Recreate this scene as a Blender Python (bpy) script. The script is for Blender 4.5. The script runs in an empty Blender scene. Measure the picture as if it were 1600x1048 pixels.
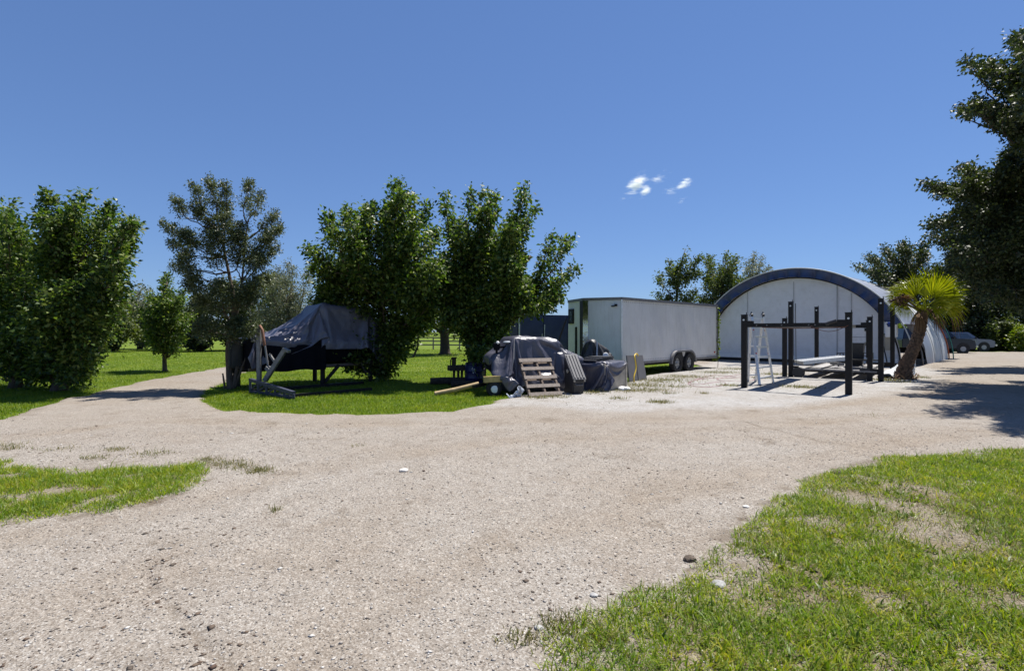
import bpy, bmesh, math, random
import numpy as np
from mathutils import Vector, Matrix

rng = np.random.default_rng(7)
random.seed(7)
sc = bpy.context.scene
COL = sc.collection

# ---------------------------------------------------------------- camera, sky, sun, exposure
EYE, FOC, HOR = 1.65, 785.0, 519.0          # eye height (m), focal length and horizon line in photo pixels (1600 wide)
cd = bpy.data.cameras.new('camera'); cam = bpy.data.objects.new('camera', cd); COL.objects.link(cam)
cam.location = (0, 0, EYE); cam.rotation_euler = (math.radians(90), 0, 0)
cd.sensor_width = 36; cd.lens = 36 * FOC / 1600; cd.shift_y = -(524 - HOR) / 1600
cd.clip_start = .05; cd.clip_end = 9000
sc.camera = cam
SUN_EL = 66.0; SUN_H = (.757, .653)
sun_dir = Vector((SUN_H[0] * math.cos(math.radians(SUN_EL)), SUN_H[1] * math.cos(math.radians(SUN_EL)), math.sin(math.radians(SUN_EL))))
ld = bpy.data.lights.new('sun', 'SUN'); ld.energy = 5.0; ld.angle = math.radians(.5); ld.color = (1, .955, .88)
sun = bpy.data.objects.new('sun', ld); COL.objects.link(sun)
sun.rotation_euler = (-sun_dir).to_track_quat('-Z', 'Y').to_euler()
wd = bpy.data.worlds.new('World'); sc.world = wd; wd.use_nodes = True
nt = wd.node_tree
bg = nt.nodes['Background']; bg.inputs['Strength'].default_value = .145
sky = nt.nodes.new('ShaderNodeTexSky'); sky.sky_type = 'NISHITA'; sky.sun_disc = False
sky.sun_elevation = math.radians(SUN_EL); sky.sun_rotation = math.atan2(SUN_H[0], SUN_H[1])
sky.air_density = 1.0; sky.dust_density = 0; sky.ozone_density = 6; sky.altitude = 0
tint = nt.nodes.new('ShaderNodeMix'); tint.data_type = 'RGBA'; tint.blend_type = 'MULTIPLY'
tint.inputs['Factor'].default_value = 1; tint.inputs[7].default_value = (.455, .590, .85, 1)
gam = nt.nodes.new('ShaderNodeGamma'); gam.inputs['Gamma'].default_value = .66      # a clear, evenly blue sky
nt.links.new(sky.outputs[0], gam.inputs['Color']); nt.links.new(gam.outputs[0], tint.inputs[6]); nt.links.new(tint.outputs[2], bg.inputs['Color'])
sc.view_settings.view_transform = 'Standard'; sc.view_settings.look = 'None'
sc.view_settings.exposure = .75; sc.view_settings.gamma = 1; sc.view_settings.use_curve_mapping = False
sc.cycles.max_bounces = 8; sc.cycles.diffuse_bounces = 4; sc.cycles.glossy_bounces = 3
sc.cycles.transmission_bounces = 6; sc.cycles.transparent_max_bounces = 8; sc.cycles.volume_bounces = 6

# ---------------------------------------------------------------- helpers
def G(px, py):
    """ground point seen at a photo pixel"""
    Y = FOC * EYE / (py - HOR)
    return np.array([(px - 800) / FOC * Y, Y])
def W(px, py, Y):
    """point at distance Y seen at a photo pixel"""
    return np.array([(px - 800) / FOC * Y, Y, EYE + (HOR - py) / FOC * Y])

def _hash(i, j, s):
    n = (i.astype(np.int64) * 374761393 + j.astype(np.int64) * 668265263 + s * 974634777) & 0xffffffff
    n = ((n ^ (n >> 13)) * 1274126177) & 0xffffffff
    n = n ^ (n >> 16)
    return (n & 0xffff) / 65535.0
def noise(x, y, s=0):
    xi, yi = np.floor(x), np.floor(y); fx, fy = x - xi, y - yi
    fx = fx * fx * (3 - 2 * fx); fy = fy * fy * (3 - 2 * fy)
    a = _hash(xi, yi, s); b = _hash(xi + 1, yi, s); c = _hash(xi, yi + 1, s); d = _hash(xi + 1, yi + 1, s)
    return (a * (1 - fx) + b * fx) * (1 - fy) + (c * (1 - fx) + d * fx) * fy
def fbm(x, y, s=0, o=4):
    v = 0; a = .5; t = 0
    for k in range(o):
        v = v + a * noise(x * 2 ** k, y * 2 ** k, s + k * 17); t += a; a *= .5
    return v / t
def sdf(P, poly):
    """signed distance to a polygon, positive inside"""
    P = np.asarray(P, float); poly = np.asarray(poly, float)
    d = np.full(len(P), 1e9); ins = np.zeros(len(P), bool)
    for i in range(len(poly)):
        a = poly[i]; b = poly[(i + 1) % len(poly)]
        e = b - a; w = P - a
        t = np.clip((w @ e) / (e @ e + 1e-12), 0, 1)
        q = w - t[:, None] * e
        d = np.minimum(d, (q ** 2).sum(1))
        c = (a[1] > P[:, 1]) != (b[1] > P[:, 1])
        with np.errstate(divide='ignore', invalid='ignore'):
            xx = (b[0] - a[0]) * (P[:, 1] - a[1]) / (b[1] - a[1]) + a[0]
        ins ^= c & (P[:, 0] < xx)
    return np.where(ins, 1, -1) * np.sqrt(d)
def sdl(P, line):
    d = np.full(len(P), 1e9); P = np.asarray(P, float); line = np.asarray(line, float)
    for a, b in zip(line[:-1], line[1:]):
        e = b - a; w = P - a; t = np.clip((w @ e) / (e @ e + 1e-12), 0, 1)
        d = np.minimum(d, ((w - t[:, None] * e) ** 2).sum(1))
    return np.sqrt(d)

class MB:
    """collects faces; build() links them as ONE mesh object"""
    def __init__(s): s.v = []; s.f = []
    def add(s, vs, fs):
        n = len(s.v); s.v += [tuple(map(float, p)) for p in vs]; s.f += [tuple(n + i for i in f) for f in fs]; return s
    def box(s, c, size, ax=None):
        """box centred at c; ax = three axis vectors"""
        c = np.array(c, float); X, Y, Z = [np.array(a, float) for a in (ax or ((1, 0, 0), (0, 1, 0), (0, 0, 1)))]
        hx, hy, hz = [k / 2 for k in size]; vs = []
        for z in (-hz, hz):
            for x, y in ((-hx, -hy), (hx, -hy), (hx, hy), (-hx, hy)): vs.append(c + X * x + Y * y + Z * z)
        return s.add(vs, [(3, 2, 1, 0), (4, 5, 6, 7), (0, 1, 5, 4), (1, 2, 6, 5), (2, 3, 7, 6), (3, 0, 4, 7)])
    def bar(s, a, b, w, h=None, up=(0, 0, 1)):
        a = np.array(a, float); b = np.array(b, float); d = b - a; L = np.linalg.norm(d); d /= L
        u = np.array(up, float)
        if abs(u @ d) > .98: u = np.array((1., 0, 0))
        x = np.cross(d, u); x /= np.linalg.norm(x); u = np.cross(x, d)
        return s.box((a + b) / 2, (L, w, h or w), (d, x, u))
    def tube(s, pts, r, n=8, cap=True):
        pts = [np.array(p, float) for p in pts]; m = len(pts)
        rr = r if hasattr(r, '__len__') else [r] * m
        vs = []; fs = []; ref = None
        for i in range(m):
            d = pts[min(i + 1, m - 1)] - pts[max(i - 1, 0)]; d = d / (np.linalg.norm(d) + 1e-12)
            if ref is None:
                ref = np.array((0, 0, 1.)) if abs(d[2]) < .9 else np.array((1., 0, 0))
            x = np.cross(d, ref); x /= np.linalg.norm(x) + 1e-12; ref = np.cross(x, d)
            for k in range(n):
                a = 2 * math.pi * k / n; vs.append(pts[i] + rr[i] * (math.cos(a) * x + math.sin(a) * ref))
        for i in range(m - 1):
            for k in range(n):
                fs.append((i * n + k, i * n + (k + 1) % n, (i + 1) * n + (k + 1) % n, (i + 1) * n + k))
        if cap: fs.append(tuple(range(n - 1, -1, -1))); fs.append(tuple((m - 1) * n + k for k in range(n)))
        return s.add(vs, fs)
    def cyl(s, a, b, r, r2=None, n=16): return s.tube([a, b], [r, r if r2 is None else r2], n)
    def prism(s, poly, z0, z1):
        n = len(poly)
        vs = [(x, y, z0) for x, y in poly] + [(x, y, z1) for x, y in poly]
        return s.add(vs, [tuple(range(n - 1, -1, -1)), tuple(range(n, 2 * n))] + [(i, (i + 1) % n, n + (i + 1) % n, n + i) for i in range(n)])
    def slab(s, prof, o, ax, az, aw, w0, w1):
        """profile polygon in the (ax,az) plane swept along aw from w0 to w1"""
        o = np.array(o, float); ax, az, aw = [np.array(k, float) for k in (ax, az, aw)]
        n = len(prof); vs = [o + ax * p + az * q + aw * w0 for p, q in prof] + [o + ax * p + az * q + aw * w1 for p, q in prof]
        return s.add(vs, [tuple(range(n - 1, -1, -1)), tuple(range(n, 2 * n))] + [(i, (i + 1) % n, n + (i + 1) % n, n + i) for i in range(n)])
    def grid(s, A):
        A = np.asarray(A); ny, nx = A.shape[:2]
        fs = [(j * nx + i, j * nx + i + 1, (j + 1) * nx + i + 1, (j + 1) * nx + i) for j in range(ny - 1) for i in range(nx - 1)]
        return s.add(A.reshape(-1, 3), fs)
    def ball(s, c, r, n=10, m=7, sq=(1, 1, 1)):
        vs = []; fs = []
        for j in range(m + 1):
            t = math.pi * j / m
            for i in range(n):
                a = 2 * math.pi * i / n
                vs.append((c[0] + r * sq[0] * math.sin(t) * math.cos(a), c[1] + r * sq[1] * math.sin(t) * math.sin(a), c[2] + r * sq[2] * math.cos(t)))
        for j in range(m):
            for i in range(n): fs.append((j * n + i, (j + 1) * n + i, (j + 1) * n + (i + 1) % n, j * n + (i + 1) % n))
        return s.add(vs, fs)
    def build(s, name, m, parent=None, smooth=False, bevel=0):
        off = org(parent) if parent is not None else np.zeros(3)
        me = bpy.data.meshes.new(name)
        me.from_pydata([tuple(np.array(p) - off) for p in s.v], [], s.f); me.validate(); me.update()
        return link(name, me, m, parent, smooth, bevel)
ORG = {}
def org(o):
    return ORG.get(o.name, np.zeros(3))
def link(name, me, m, parent=None, smooth=False, bevel=0):
    if bevel:
        bm = bmesh.new(); bm.from_mesh(me)
        bmesh.ops.remove_doubles(bm, verts=bm.verts, dist=1e-5)
        try: bmesh.ops.bevel(bm, geom=[e for e in bm.edges if len(e.link_faces) == 2 and e.calc_face_angle(0) > .6], offset=bevel, segments=2, affect='EDGES', clamp_overlap=True)
        except Exception: pass
        bm.to_mesh(me); bm.free()
    bm = bmesh.new(); bm.from_mesh(me); bmesh.ops.recalc_face_normals(bm, faces=bm.faces); bm.to_mesh(me); bm.free()
    if m is not None: me.materials.append(m)
    if smooth:
        me.shade_smooth()
        if smooth == 'angle': me.set_sharp_from_angle(angle=math.radians(38))
    o = bpy.data.objects.new(name, me); COL.objects.link(o)
    if parent is not None:
        o.parent = parent; ORG[o.name] = org(parent)
    return o
def tag(o, label=None, cat=None, group=None, kind=None):
    if label: o['label'] = label
    if cat: o['category'] = cat
    if group: o['group'] = group
    if kind: o['kind'] = kind
    return o
def thing(name, loc, label, cat, group=None):
    o = bpy.data.objects.new(name, None); COL.objects.link(o); o.empty_display_size = .3
    o.location = loc; ORG[o.name] = np.array(loc, float)
    return tag(o, label, cat, group)
def copy_thing(o, loc, label, group=None):
    """copy a thing with its parts and sub-parts (mesh data shared)"""
    def rec(s, p):
        c = s.copy(); COL.objects.link(c); c.parent = p
        for ch in s.children: rec(ch, c)
        return c
    c = rec(o, None); c.location = loc; c['label'] = label
    if group: c['group'] = group
    return c
def quads_mesh(V):
    n = len(V); me = bpy.data.meshes.new('m')
    me.vertices.add(n * 4); me.vertices.foreach_set('co', np.ascontiguousarray(V, np.float32).ravel())
    me.loops.add(n * 4); me.loops.foreach_set('vertex_index', np.arange(n * 4, dtype=np.int32))
    me.polygons.add(n); me.polygons.foreach_set('loop_start', np.arange(0, n * 4, 4, dtype=np.int32))
    me.polygons.foreach_set('loop_total', np.full(n, 4, np.int32)); me.update(calc_edges=True); return me
def tris_mesh(V, F):
    me = bpy.data.meshes.new('m'); n = len(F)
    me.vertices.add(len(V)); me.vertices.foreach_set('co', np.ascontiguousarray(V, np.float32).ravel())
    me.loops.add(n * 3); me.loops.foreach_set('vertex_index', np.ascontiguousarray(F, np.int32).ravel())
    me.polygons.add(n); me.polygons.foreach_set('loop_start', np.arange(0, n * 3, 3, dtype=np.int32))
    me.polygons.foreach_set('loop_total', np.full(n, 3, np.int32)); me.update(calc_edges=True); return me
def link_raw(name, me, m, parent=None):
    me.name = name; me.materials.append(m)
    o = bpy.data.objects.new(name, me); COL.objects.link(o)
    if parent is not None: o.parent = parent; o.location = -Vector(org(parent)); ORG[o.name] = np.zeros(3)
    return o

# ---------------------------------------------------------------- draped covers: cloth dropped over simple blocks, kept as plain meshes
DRAPED = {}
def drop_covers(jobs, frames=62):
    tmp = []
    cols = {}
    def block(col, lo, hi, tops=None, bev=.06):
        x0, y0, z0 = lo; x1, y1, z1 = hi; t = tops or (z1, z1)
        bm = bmesh.new()
        vs = [bm.verts.new(p) for p in [(x0, y0, z0), (x1, y0, z0), (x1, y1, z0), (x0, y1, z0), (x0, y0, t[0]), (x1, y0, t[1]), (x1, y1, t[1]), (x0, y1, t[0])]]
        for f in [(3, 2, 1, 0), (4, 5, 6, 7), (0, 1, 5, 4), (1, 2, 6, 5), (2, 3, 7, 6), (3, 0, 4, 7)]: bm.faces.new([vs[i] for i in f])
        bmesh.ops.bevel(bm, geom=bm.edges[:], offset=bev, segments=2, affect='EDGES')
        me = bpy.data.meshes.new('block'); bm.to_mesh(me); bm.free()
        o = bpy.data.objects.new('block', me); col.objects.link(o); o.modifiers.new('col', 'COLLISION')
        o.collision.thickness_outer = .012; o.collision.cloth_friction = 25; o.collision.damping = .6; tmp.append(o)
    cloths = []
    for key, blocks, cx, cy, z, sx, sy, step, bend, rot, pleat in jobs:
        col = bpy.data.collections.new('covers'); COL.children.link(col); cols[key] = col
        for b_ in blocks: block(col, *b_)
        block(col, (-4, -4, -.5), (7, 6, 0), None, .01)
        nx = int(sx / step) + 1; ny = int(sy / step) + 1; V = []; F = []
        for j in range(ny):
            for i in range(nx):
                a = (i / (nx - 1) - .5) * sx; b_ = (j / (ny - 1) - .5) * sy
                pl = pleat * math.sin(a * 11 + 1.3 * math.sin(b_ * 1.7)) * (.6 + .4 * math.sin(a * 2.3 + b_))
                if key == 'boat' and b_ < 0:
                    k = min(1, max(0, (a + .75) / .7)); b_ *= .76 + .26 * k * k * (3 - 2 * k)
                V.append((cx + a * math.cos(rot) - b_ * math.sin(rot), cy + a * math.sin(rot) + b_ * math.cos(rot), z + pl + .004 * math.sin(i * 1.7 + j * 2.3)))
        for j in range(ny - 1):
            for i in range(nx - 1): F.append((j * nx + i, j * nx + i + 1, (j + 1) * nx + i + 1, (j + 1) * nx + i))
        me = bpy.data.meshes.new('cloth'); me.from_pydata(V, [], F)
        o = bpy.data.objects.new('cloth', me); COL.objects.link(o); tmp.append(o)
        md = o.modifiers.new('cloth', 'CLOTH'); s = md.settings
        s.quality = 6; s.mass = .25; s.tension_stiffness = 25; s.compression_stiffness = 25; s.shear_stiffness = 6; s.bending_stiffness = bend; s.air_damping = 1.5
        c = md.collision_settings; c.use_collision = True; c.distance_min = .012; c.collision_quality = 3; c.collection = col
        c.use_self_collision = key in ('boat', 'sheet'); c.self_distance_min = .012; c.self_friction = 5
        md.point_cache.frame_end = frames; cloths.append((key, o, nx, ny))
    sc.frame_end = frames
    for f in range(1, frames + 1): sc.frame_set(f)
    dg = bpy.context.evaluated_depsgraph_get()
    for key, o, nx, ny in cloths:
        e = o.evaluated_get(dg).to_mesh(); A = np.zeros(len(e.vertices) * 3, np.float32); e.vertices.foreach_get('co', A)
        DRAPED[key] = A.reshape(ny, nx, 3).astype(float)
    for o in tmp: bpy.data.objects.remove(o)
    for c in cols.values(): bpy.data.collections.remove(c)
    sc.frame_set(1)
drop_covers([
    ('boat', [((.1, .05, .5), (4.25, 1.85, 1.5), (1.5, 1.38)), ((2.0, .28, 1.2), (3.8, 1.6, 2.45), (2.5, 2.36)), ((.9, .6, 1.2), (1.3, 1.3, 1.75)), ((1.4, .3, 1.3), (1.9, 1.5, 1.62)), ((2.05, .33, 2.2), (2.25, .52, 2.56)), ((3.45, .36, 2.1), (3.7, .6, 2.46))], 2.2, .95, 2.85, 5.4, 4.1, .07, .03, .03, .085),
    ('heap', [((.6, .35, 0), (1.35, 1.3, 1.5)), ((1.35, .5, 0), (2.05, 1.35, 1.44)), ((.1, .45, 0), (.75, 1.25, 1.06)), ((2.0, .45, 0), (2.85, 1.3, 1.0), (1.15, .85)), ((.72, .16, 0), (1.0, .5, .62)), ((1.35, .14, 0), (1.6, .5, .5)), ((.15, -.02, 0), (.42, .45, .55)), ((.75, .45, 1.3), (.92, .62, 1.54)), ((1.7, .6, 1.3), (1.86, .78, 1.50)), ((1.2, 1.0, 1.3), (1.4, 1.2, 1.53)), ((2.45, .35, 0), (2.75, .7, .95))], 1.5, .72, 1.85, 3.6, 3.35, .055, .02, -.06, .11),
    ('crate', [((0, 0, 0), (1.2, .9, .8))], .28, .40, 1.05, 2.2, 1.6, .05, .05, .16, .03),
    ('sheet', [((0, 0, 0), (.35, .3, .22)), ((.5, .1, 0), (.8, .35, .14)), ((.15, .35, 0), (.4, .6, .1)), ((-.35, .05, 0), (-.1, .3, .1))], .2, .25, .5, 1.5, 1.0, .06, .05, .2, .03),
    ('grill', [((0, 0, 0), (.9, .5, .8)), ((.1, .1, 0), (.35, .4, 1.32)), ((.5, .1, 0), (.75, .4, 1.05))], .45, .25, 1.6, 2.3, 1.9, .06, .12, .1, .02),
])

# ---------------------------------------------------------------- materials
def nodes(m):
    m.use_nodes = True; t = m.node_tree; return t, t.nodes['Principled BSDF'], t.nodes['Material Output']
def N(t, typ, **kw):
    n = t.nodes.new(typ)
    for k, v in kw.items():
        if k.startswith('_'): setattr(n, k[1:], v)
        else: n.inputs[k].default_value = v
    return n
def math_node(t, op, a, b=None, clamp=False):
    n = t.nodes.new('ShaderNodeMath'); n.operation = op; n.use_clamp = clamp
    for i, v in enumerate((a, b)):
        if v is None: continue
        if isinstance(v, (int, float)): n.inputs[i].default_value = v
        else: t.links.new(v, n.inputs[i])
    return n.outputs[0]
def mixc(t, fac, a, b, mode='MIX'):
    n = t.nodes.new('ShaderNodeMix'); n.data_type = 'RGBA'; n.blend_type = mode
    for sock, v in ((n.inputs[0], fac), (n.inputs[6], a), (n.inputs[7], b)):
        if isinstance(v, (int, float)): sock.default_value = v
        elif isinstance(v, tuple): sock.default_value = (*v, 1) if len(v) == 3 else v
        else: t.links.new(v, sock)
    return n.outputs[2]
def ramp(t, fac, stops):
    n = t.nodes.new('ShaderNodeValToRGB'); e = n.color_ramp.elements
    while len(e) < len(stops): e.new(.5)
    for k, (p, c) in zip(e, stops): k.position = p; k.color = (*c, 1) if hasattr(c, '__len__') else (c, c, c, 1)
    t.links.new(fac, n.inputs[0]); return n.outputs[0]
def mat(name, col, rough=.6, metal=0, var=.18, scale=3.0, bump=0., bscale=40., spec=.5, stretch=None, dirt=None):
    m = bpy.data.materials.new(name); t, b, o = nodes(m)
    tc = N(t, 'ShaderNodeTexCoord'); src = tc.outputs['Object']
    if stretch:
        mp = N(t, 'ShaderNodeMapping'); mp.inputs['Scale'].default_value = stretch; t.links.new(src, mp.inputs[0]); src = mp.outputs[0]
    n = N(t, 'ShaderNodeTexNoise', Scale=scale, Detail=6, Roughness=.62); t.links.new(src, n.inputs['Vector'])
    lo = tuple(c * (1 - var) for c in col); hi = tuple(min(1, c * (1 + var)) for c in col)
    c = ramp(t, n.outputs[0], [(.3, lo), (.7, hi)])
    if dirt:
        n2 = N(t, 'ShaderNodeTexNoise', Scale=scale * 2.7, Detail=8, Roughness=.7); t.links.new(src, n2.inputs['Vector'])
        f = ramp(t, n2.outputs[0], [(.5, 0), (.72, dirt[3])])
        c = mixc(t, f, c, tuple(dirt[:3]))
    t.links.new(c, b.inputs['Base Color'])
    b.inputs['Roughness'].default_value = rough; b.inputs['Metallic'].default_value = metal; b.inputs['Specular IOR Level'].default_value = spec
    if bump:
        n3 = N(t, 'ShaderNodeTexNoise', Scale=bscale, Detail=4); t.links.new(src, n3.inputs['Vector'])
        bp = N(t, 'ShaderNodeBump', Strength=bump, Distance=.02); t.links.new(n3.outputs[0], bp.inputs['Height']); t.links.new(bp.outputs[0], b.inputs['Normal'])
    return m
def leafmat(name, cols, trans=.35, rough=.5, tcol=None, spec=.4, patch=None):
    m = bpy.data.materials.new(name); t, b, o = nodes(m)
    g = N(t, 'ShaderNodeNewGeometry')
    c = ramp(t, g.outputs['Random Per Island'], [(i / (len(cols) - 1), k) for i, k in enumerate(cols)])
    if patch:
        n1 = N(t, 'ShaderNodeTexNoise', Scale=patch, Detail=5, Roughness=.7); t.links.new(g.outputs['Position'], n1.inputs['Vector'])
        c = mixc(t, 1.0, c, ramp(t, n1.outputs[0], [(.28, (.55, .72, .75)), (.5, (.95, 1, 1)), (.72, (1.45, 1.2, 1.05))]), 'MULTIPLY')
    t.links.new(c, b.inputs['Base Color']); b.inputs['Roughness'].default_value = rough; b.inputs['Specular IOR Level'].default_value = spec
    tr = N(t, 'ShaderNodeBsdfTranslucent')
    t.links.new(mixc(t, 1.0, c, tcol or (1.5, 1.55, .5), 'MULTIPLY'), tr.inputs[0])
    mx = N(t, 'ShaderNodeMixShader', Fac=trans); t.links.new(b.outputs[0], mx.inputs[1]); t.links.new(tr.outputs[0], mx.inputs[2])
    t.links.new(mx.outputs[0], o.inputs[0]); return m

M = {}
M['leaf_sweetgum'] = leafmat('leaf_sweetgum', [(.015, .035, .008), (.036, .075, .013), (.072, .122, .021), (.125, .172, .034), (.22, .25, .07)], .36, .5, (1.25, 1.45, .5), .4)  # palest tone imitates whitish glints of glossy leaves in the base colour
M['leaf_olive'] = leafmat('leaf_olive', [(.04, .058, .022), (.08, .105, .045), (.15, .175, .09)], .3, .45, (1.2, 1.2, .7))
M['leaf_grey'] = leafmat('leaf_grey', [(.09, .11, .065), (.15, .17, .11), (.22, .235, .17)], .3, .5, (1.2, 1.2, .8))
M['leaf_oak'] = leafmat('leaf_oak', [(.018, .028, .010), (.035, .052, .016), (.09, .11, .034)], .25, .52, (1.3, 1.4, .5), .5)
M['leaf_far'] = leafmat('leaf_far', [(.045, .065, .018), (.075, .105, .026), (.11, .135, .04)], .32, .6)
M['leaf_bright'] = leafmat('leaf_bright', [(.06, .11, .010), (.12, .17, .014), (.20, .23, .022)], .4, .45)
M['palm_green'] = leafmat('palm_green', [(.14, .19, .008), (.22, .26, .012), (.33, .34, .02)], .5, .35, (1.4, 1.35, .4))
M['palm_dry'] = leafmat('palm_dry', [(.10, .055, .03), (.18, .11, .06), (.28, .19, .10)], .2, .7, (1.2, 1.0, .7))
M['grass_near'] = leafmat('grass_near', [(.08, .145, .010), (.14, .225, .014), (.20, .28, .018), (.27, .31, .024), (.32, .29, .09)], .42, .5, (1.5, 1.5, .45), patch=3.2)
M['grass_lawn'] = leafmat('grass_lawn', [(.09, .155, .010), (.14, .21, .014), (.185, .24, .018), (.24, .265, .03)], .42, .55, (1.4, 1.5, .45), patch=.9)
M['grass_dry'] = leafmat('grass_dry', [(.08, .11, .02), (.14, .15, .035), (.20, .17, .065), (.24, .20, .095)], .35, .6, (1.2, 1.2, .6))
M['bark'] = mat('bark', (.10, .075, .055), .9, var=.5, scale=9, bump=.9, bscale=22, stretch=(3, 3, .6))
M['bark_dark'] = mat('bark_dark', (.055, .04, .03), .9, var=.5, scale=9, bump=.9, bscale=22, stretch=(3, 3, .6))
M['palm_bark'] = mat('palm_bark', (.15, .095, .06), .9, var=.55, scale=12, bump=.8, bscale=30)
def skin(name, col, amp=.5):
    """thin aluminium sheet with shallow diagonal buckles"""
    m = bpy.data.materials.new(name); t, b, o = nodes(m)
    tc = N(t, 'ShaderNodeTexCoord')
    n = N(t, 'ShaderNodeTexNoise', Scale=.9, Detail=5, Roughness=.6); t.links.new(tc.outputs['Object'], n.inputs['Vector'])
    c = ramp(t, n.outputs[0], [(.3, tuple(k * .88 for k in col)), (.7, tuple(k * 1.08 for k in col))])
    n2 = N(t, 'ShaderNodeTexNoise', Scale=3.2, Detail=8, Roughness=.75)
    mp2 = N(t, 'ShaderNodeMapping'); mp2.inputs['Scale'].default_value = (3, 3, .35); t.links.new(tc.outputs['Object'], mp2.inputs[0]); t.links.new(mp2.outputs[0], n2.inputs['Vector'])
    c = mixc(t, ramp(t, n2.outputs[0], [(.5, 0), (.8, .35)]), c, (.22, .2, .17))
    t.links.new(c, b.inputs['Base Color']); b.inputs['Roughness'].default_value = .42; b.inputs['Specular IOR Level'].default_value = .4
    return m
M['trailer_skin'] = skin('trailer_skin', (.66, .655, .65))
M['trailer_front'] = skin('trailer_front', (.62, .66, .70))
M['white_panel'] = mat('white_panel', (.74, .73, .73), .5, var=.06, scale=2, dirt=(.35, .33, .25, .3))
M['wall_fabric'] = mat('wall_fabric', (.66, .66, .68), .6, var=.07, scale=1.1, bump=.12, bscale=5, dirt=(.42, .4, .36, .35))
M['cover_blue'] = mat('cover_blue', (.028, .048, .125), .5, var=.2, scale=2, bump=.25, bscale=5)
M['cover_grey'] = mat('cover_grey', (.20, .225, .29), .45, var=.14, scale=2.5, bump=.2, bscale=6, stretch=(1, 1, .5))
M['cover_white'] = mat('cover_white', (.46, .48, .49), .55, var=.1, scale=2.5, bump=.2, bscale=6, dirt=(.4, .4, .4, .4))
M['seam'] = mat('seam', (.35, .35, .36), .7)
M['chrome'] = mat('chrome', (.55, .57, .58), .14, 1, var=.08, scale=6, bump=.15, bscale=8)
M['alu'] = mat('alu', (.68, .69, .70), .42, .45, var=.12, scale=14, bump=.1, bscale=60)
M['alu_dull'] = mat('alu_dull', (.19, .19, .20), .55, .5, var=.25, scale=10, dirt=(.2, .15, .1, .5))
M['steel_black'] = mat('steel_black', (.010, .010, .011), .5, 0, var=.35, scale=8, dirt=(.05, .028, .018, .5), spec=.25)
M['steel_deck'] = mat('steel_deck', (.30, .29, .28), .6, .2, var=.3, scale=6, bump=.2, bscale=50, dirt=(.16, .11, .08, .6))
M['rubber'] = mat('rubber', (.016, .016, .017), .8, var=.3, scale=14, bump=.3, bscale=50)
M['rim'] = mat('rim', (.30, .31, .32), .45, .3, var=.15, scale=12)
M['hub_white'] = mat('hub_white', (.7, .74, .74), .4, var=.08)
M['tarp_navy'] = mat('tarp_navy', (.062, .062, .085), .38, var=.14, scale=3, bump=.6, bscale=9, spec=.6, stretch=(1.6, 1.6, .2))
M['tarp_black'] = mat('tarp_black', (.03, .03, .034), .5, var=.3, scale=4, bump=.3, bscale=12)
M['tarp_grey'] = mat('tarp_grey', (.44, .48, .54), .5, var=.15, scale=5, bump=.3, bscale=16)
M['tarp_silver'] = mat('tarp_silver', (.115, .112, .15), .40, var=.14, scale=3, bump=.5, bscale=7, spec=.6, stretch=(1.6, 1.6, .25))
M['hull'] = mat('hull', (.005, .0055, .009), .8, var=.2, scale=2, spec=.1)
M['plastic_black'] = mat('plastic_black', (.022, .022, .024), .5, var=.2, scale=8, bump=.1)
M['plastic_grey'] = mat('plastic_grey', (.09, .09, .10), .55, var=.12, scale=8, bump=.15, bscale=80)
M['plastic_white'] = mat('plastic_white', (.75, .75, .74), .45, var=.06)
M['plastic_blue'] = mat('plastic_blue', (.010, .012, .075), .4, var=.2, scale=5)
M['label_blue'] = mat('label_blue', (.03, .06, .42), .4, var=.1)
M['tan_box'] = mat('tan_box', (.36, .33, .27), .6, var=.1, scale=4)
M['board_grey'] = mat('board_grey', (.085, .085, .095), .7, var=.12, scale=3, bump=.1)
M['wood'] = mat('wood', (.235, .195, .165), .8, var=.35, scale=5, bump=.4, bscale=30, stretch=(1, 9, 9), dirt=(.12, .08, .06, .6))
M['wood_inner'] = mat('wood_inner', (.15, .11, .085), .85, var=.35, scale=5, bump=.4, bscale=30)
M['wood_new'] = mat('wood_new', (.38, .29, .11), .7, var=.22, scale=6, bump=.2, bscale=30, dirt=(.3, .18, .07, .5))
M['wood_pole'] = mat('wood_pole', (.36, .26, .13), .7, var=.25, scale=7, bump=.2, bscale=30)
M['ply'] = mat('ply', (.40, .36, .30), .75, var=.2, scale=5, bump=.15, dirt=(.22, .18, .14, .5))
M['rust'] = mat('rust', (.17, .08, .05), .7, .2, var=.4, scale=12, bump=.3)
M['yellow'] = mat('yellow', (.62, .42, .03), .5, var=.12)
M['orange'] = mat('orange', (.42, .10, .035), .6, var=.15)
M['purple_hose'] = mat('purple_hose', (.20, .07, .09), .5, var=.2)
M['red'] = mat('red', (.45, .05, .03), .5, var=.1)
M['teal_rope'] = mat('teal_rope', (.05, .25, .2), .7)
M['car_blue'] = mat('car_blue', (.010, .014, .03), .25, 0, var=.08, spec=.5)
M['car_silver'] = mat('car_silver', (.14, .16, .205), .3, .3, var=.06, spec=.8)
M['glass'] = mat('glass', (.05, .07, .10), .05, 0, var=.1, spec=1.0)
M['lamp_glass'] = mat('lamp_glass', (.6, .62, .65), .1, .3, var=.05)
M['pavement'] = mat('pavement', (.10, .10, .11), .8, var=.2, scale=3, bump=.2)
M['stone'] = mat('stone', (.33, .325, .315), .8, var=.25, scale=9, bump=.6, bscale=14)
def stonemat(name, cols):
    m = bpy.data.materials.new(name); t, b, o = nodes(m)
    g = N(t, 'ShaderNodeNewGeometry')
    c = ramp(t, g.outputs['Random Per Island'], [(i / (len(cols) - 1), k) for i, k in enumerate(cols)])
    t.links.new(c, b.inputs['Base Color']); b.inputs['Roughness'].default_value = .8; return m
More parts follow.
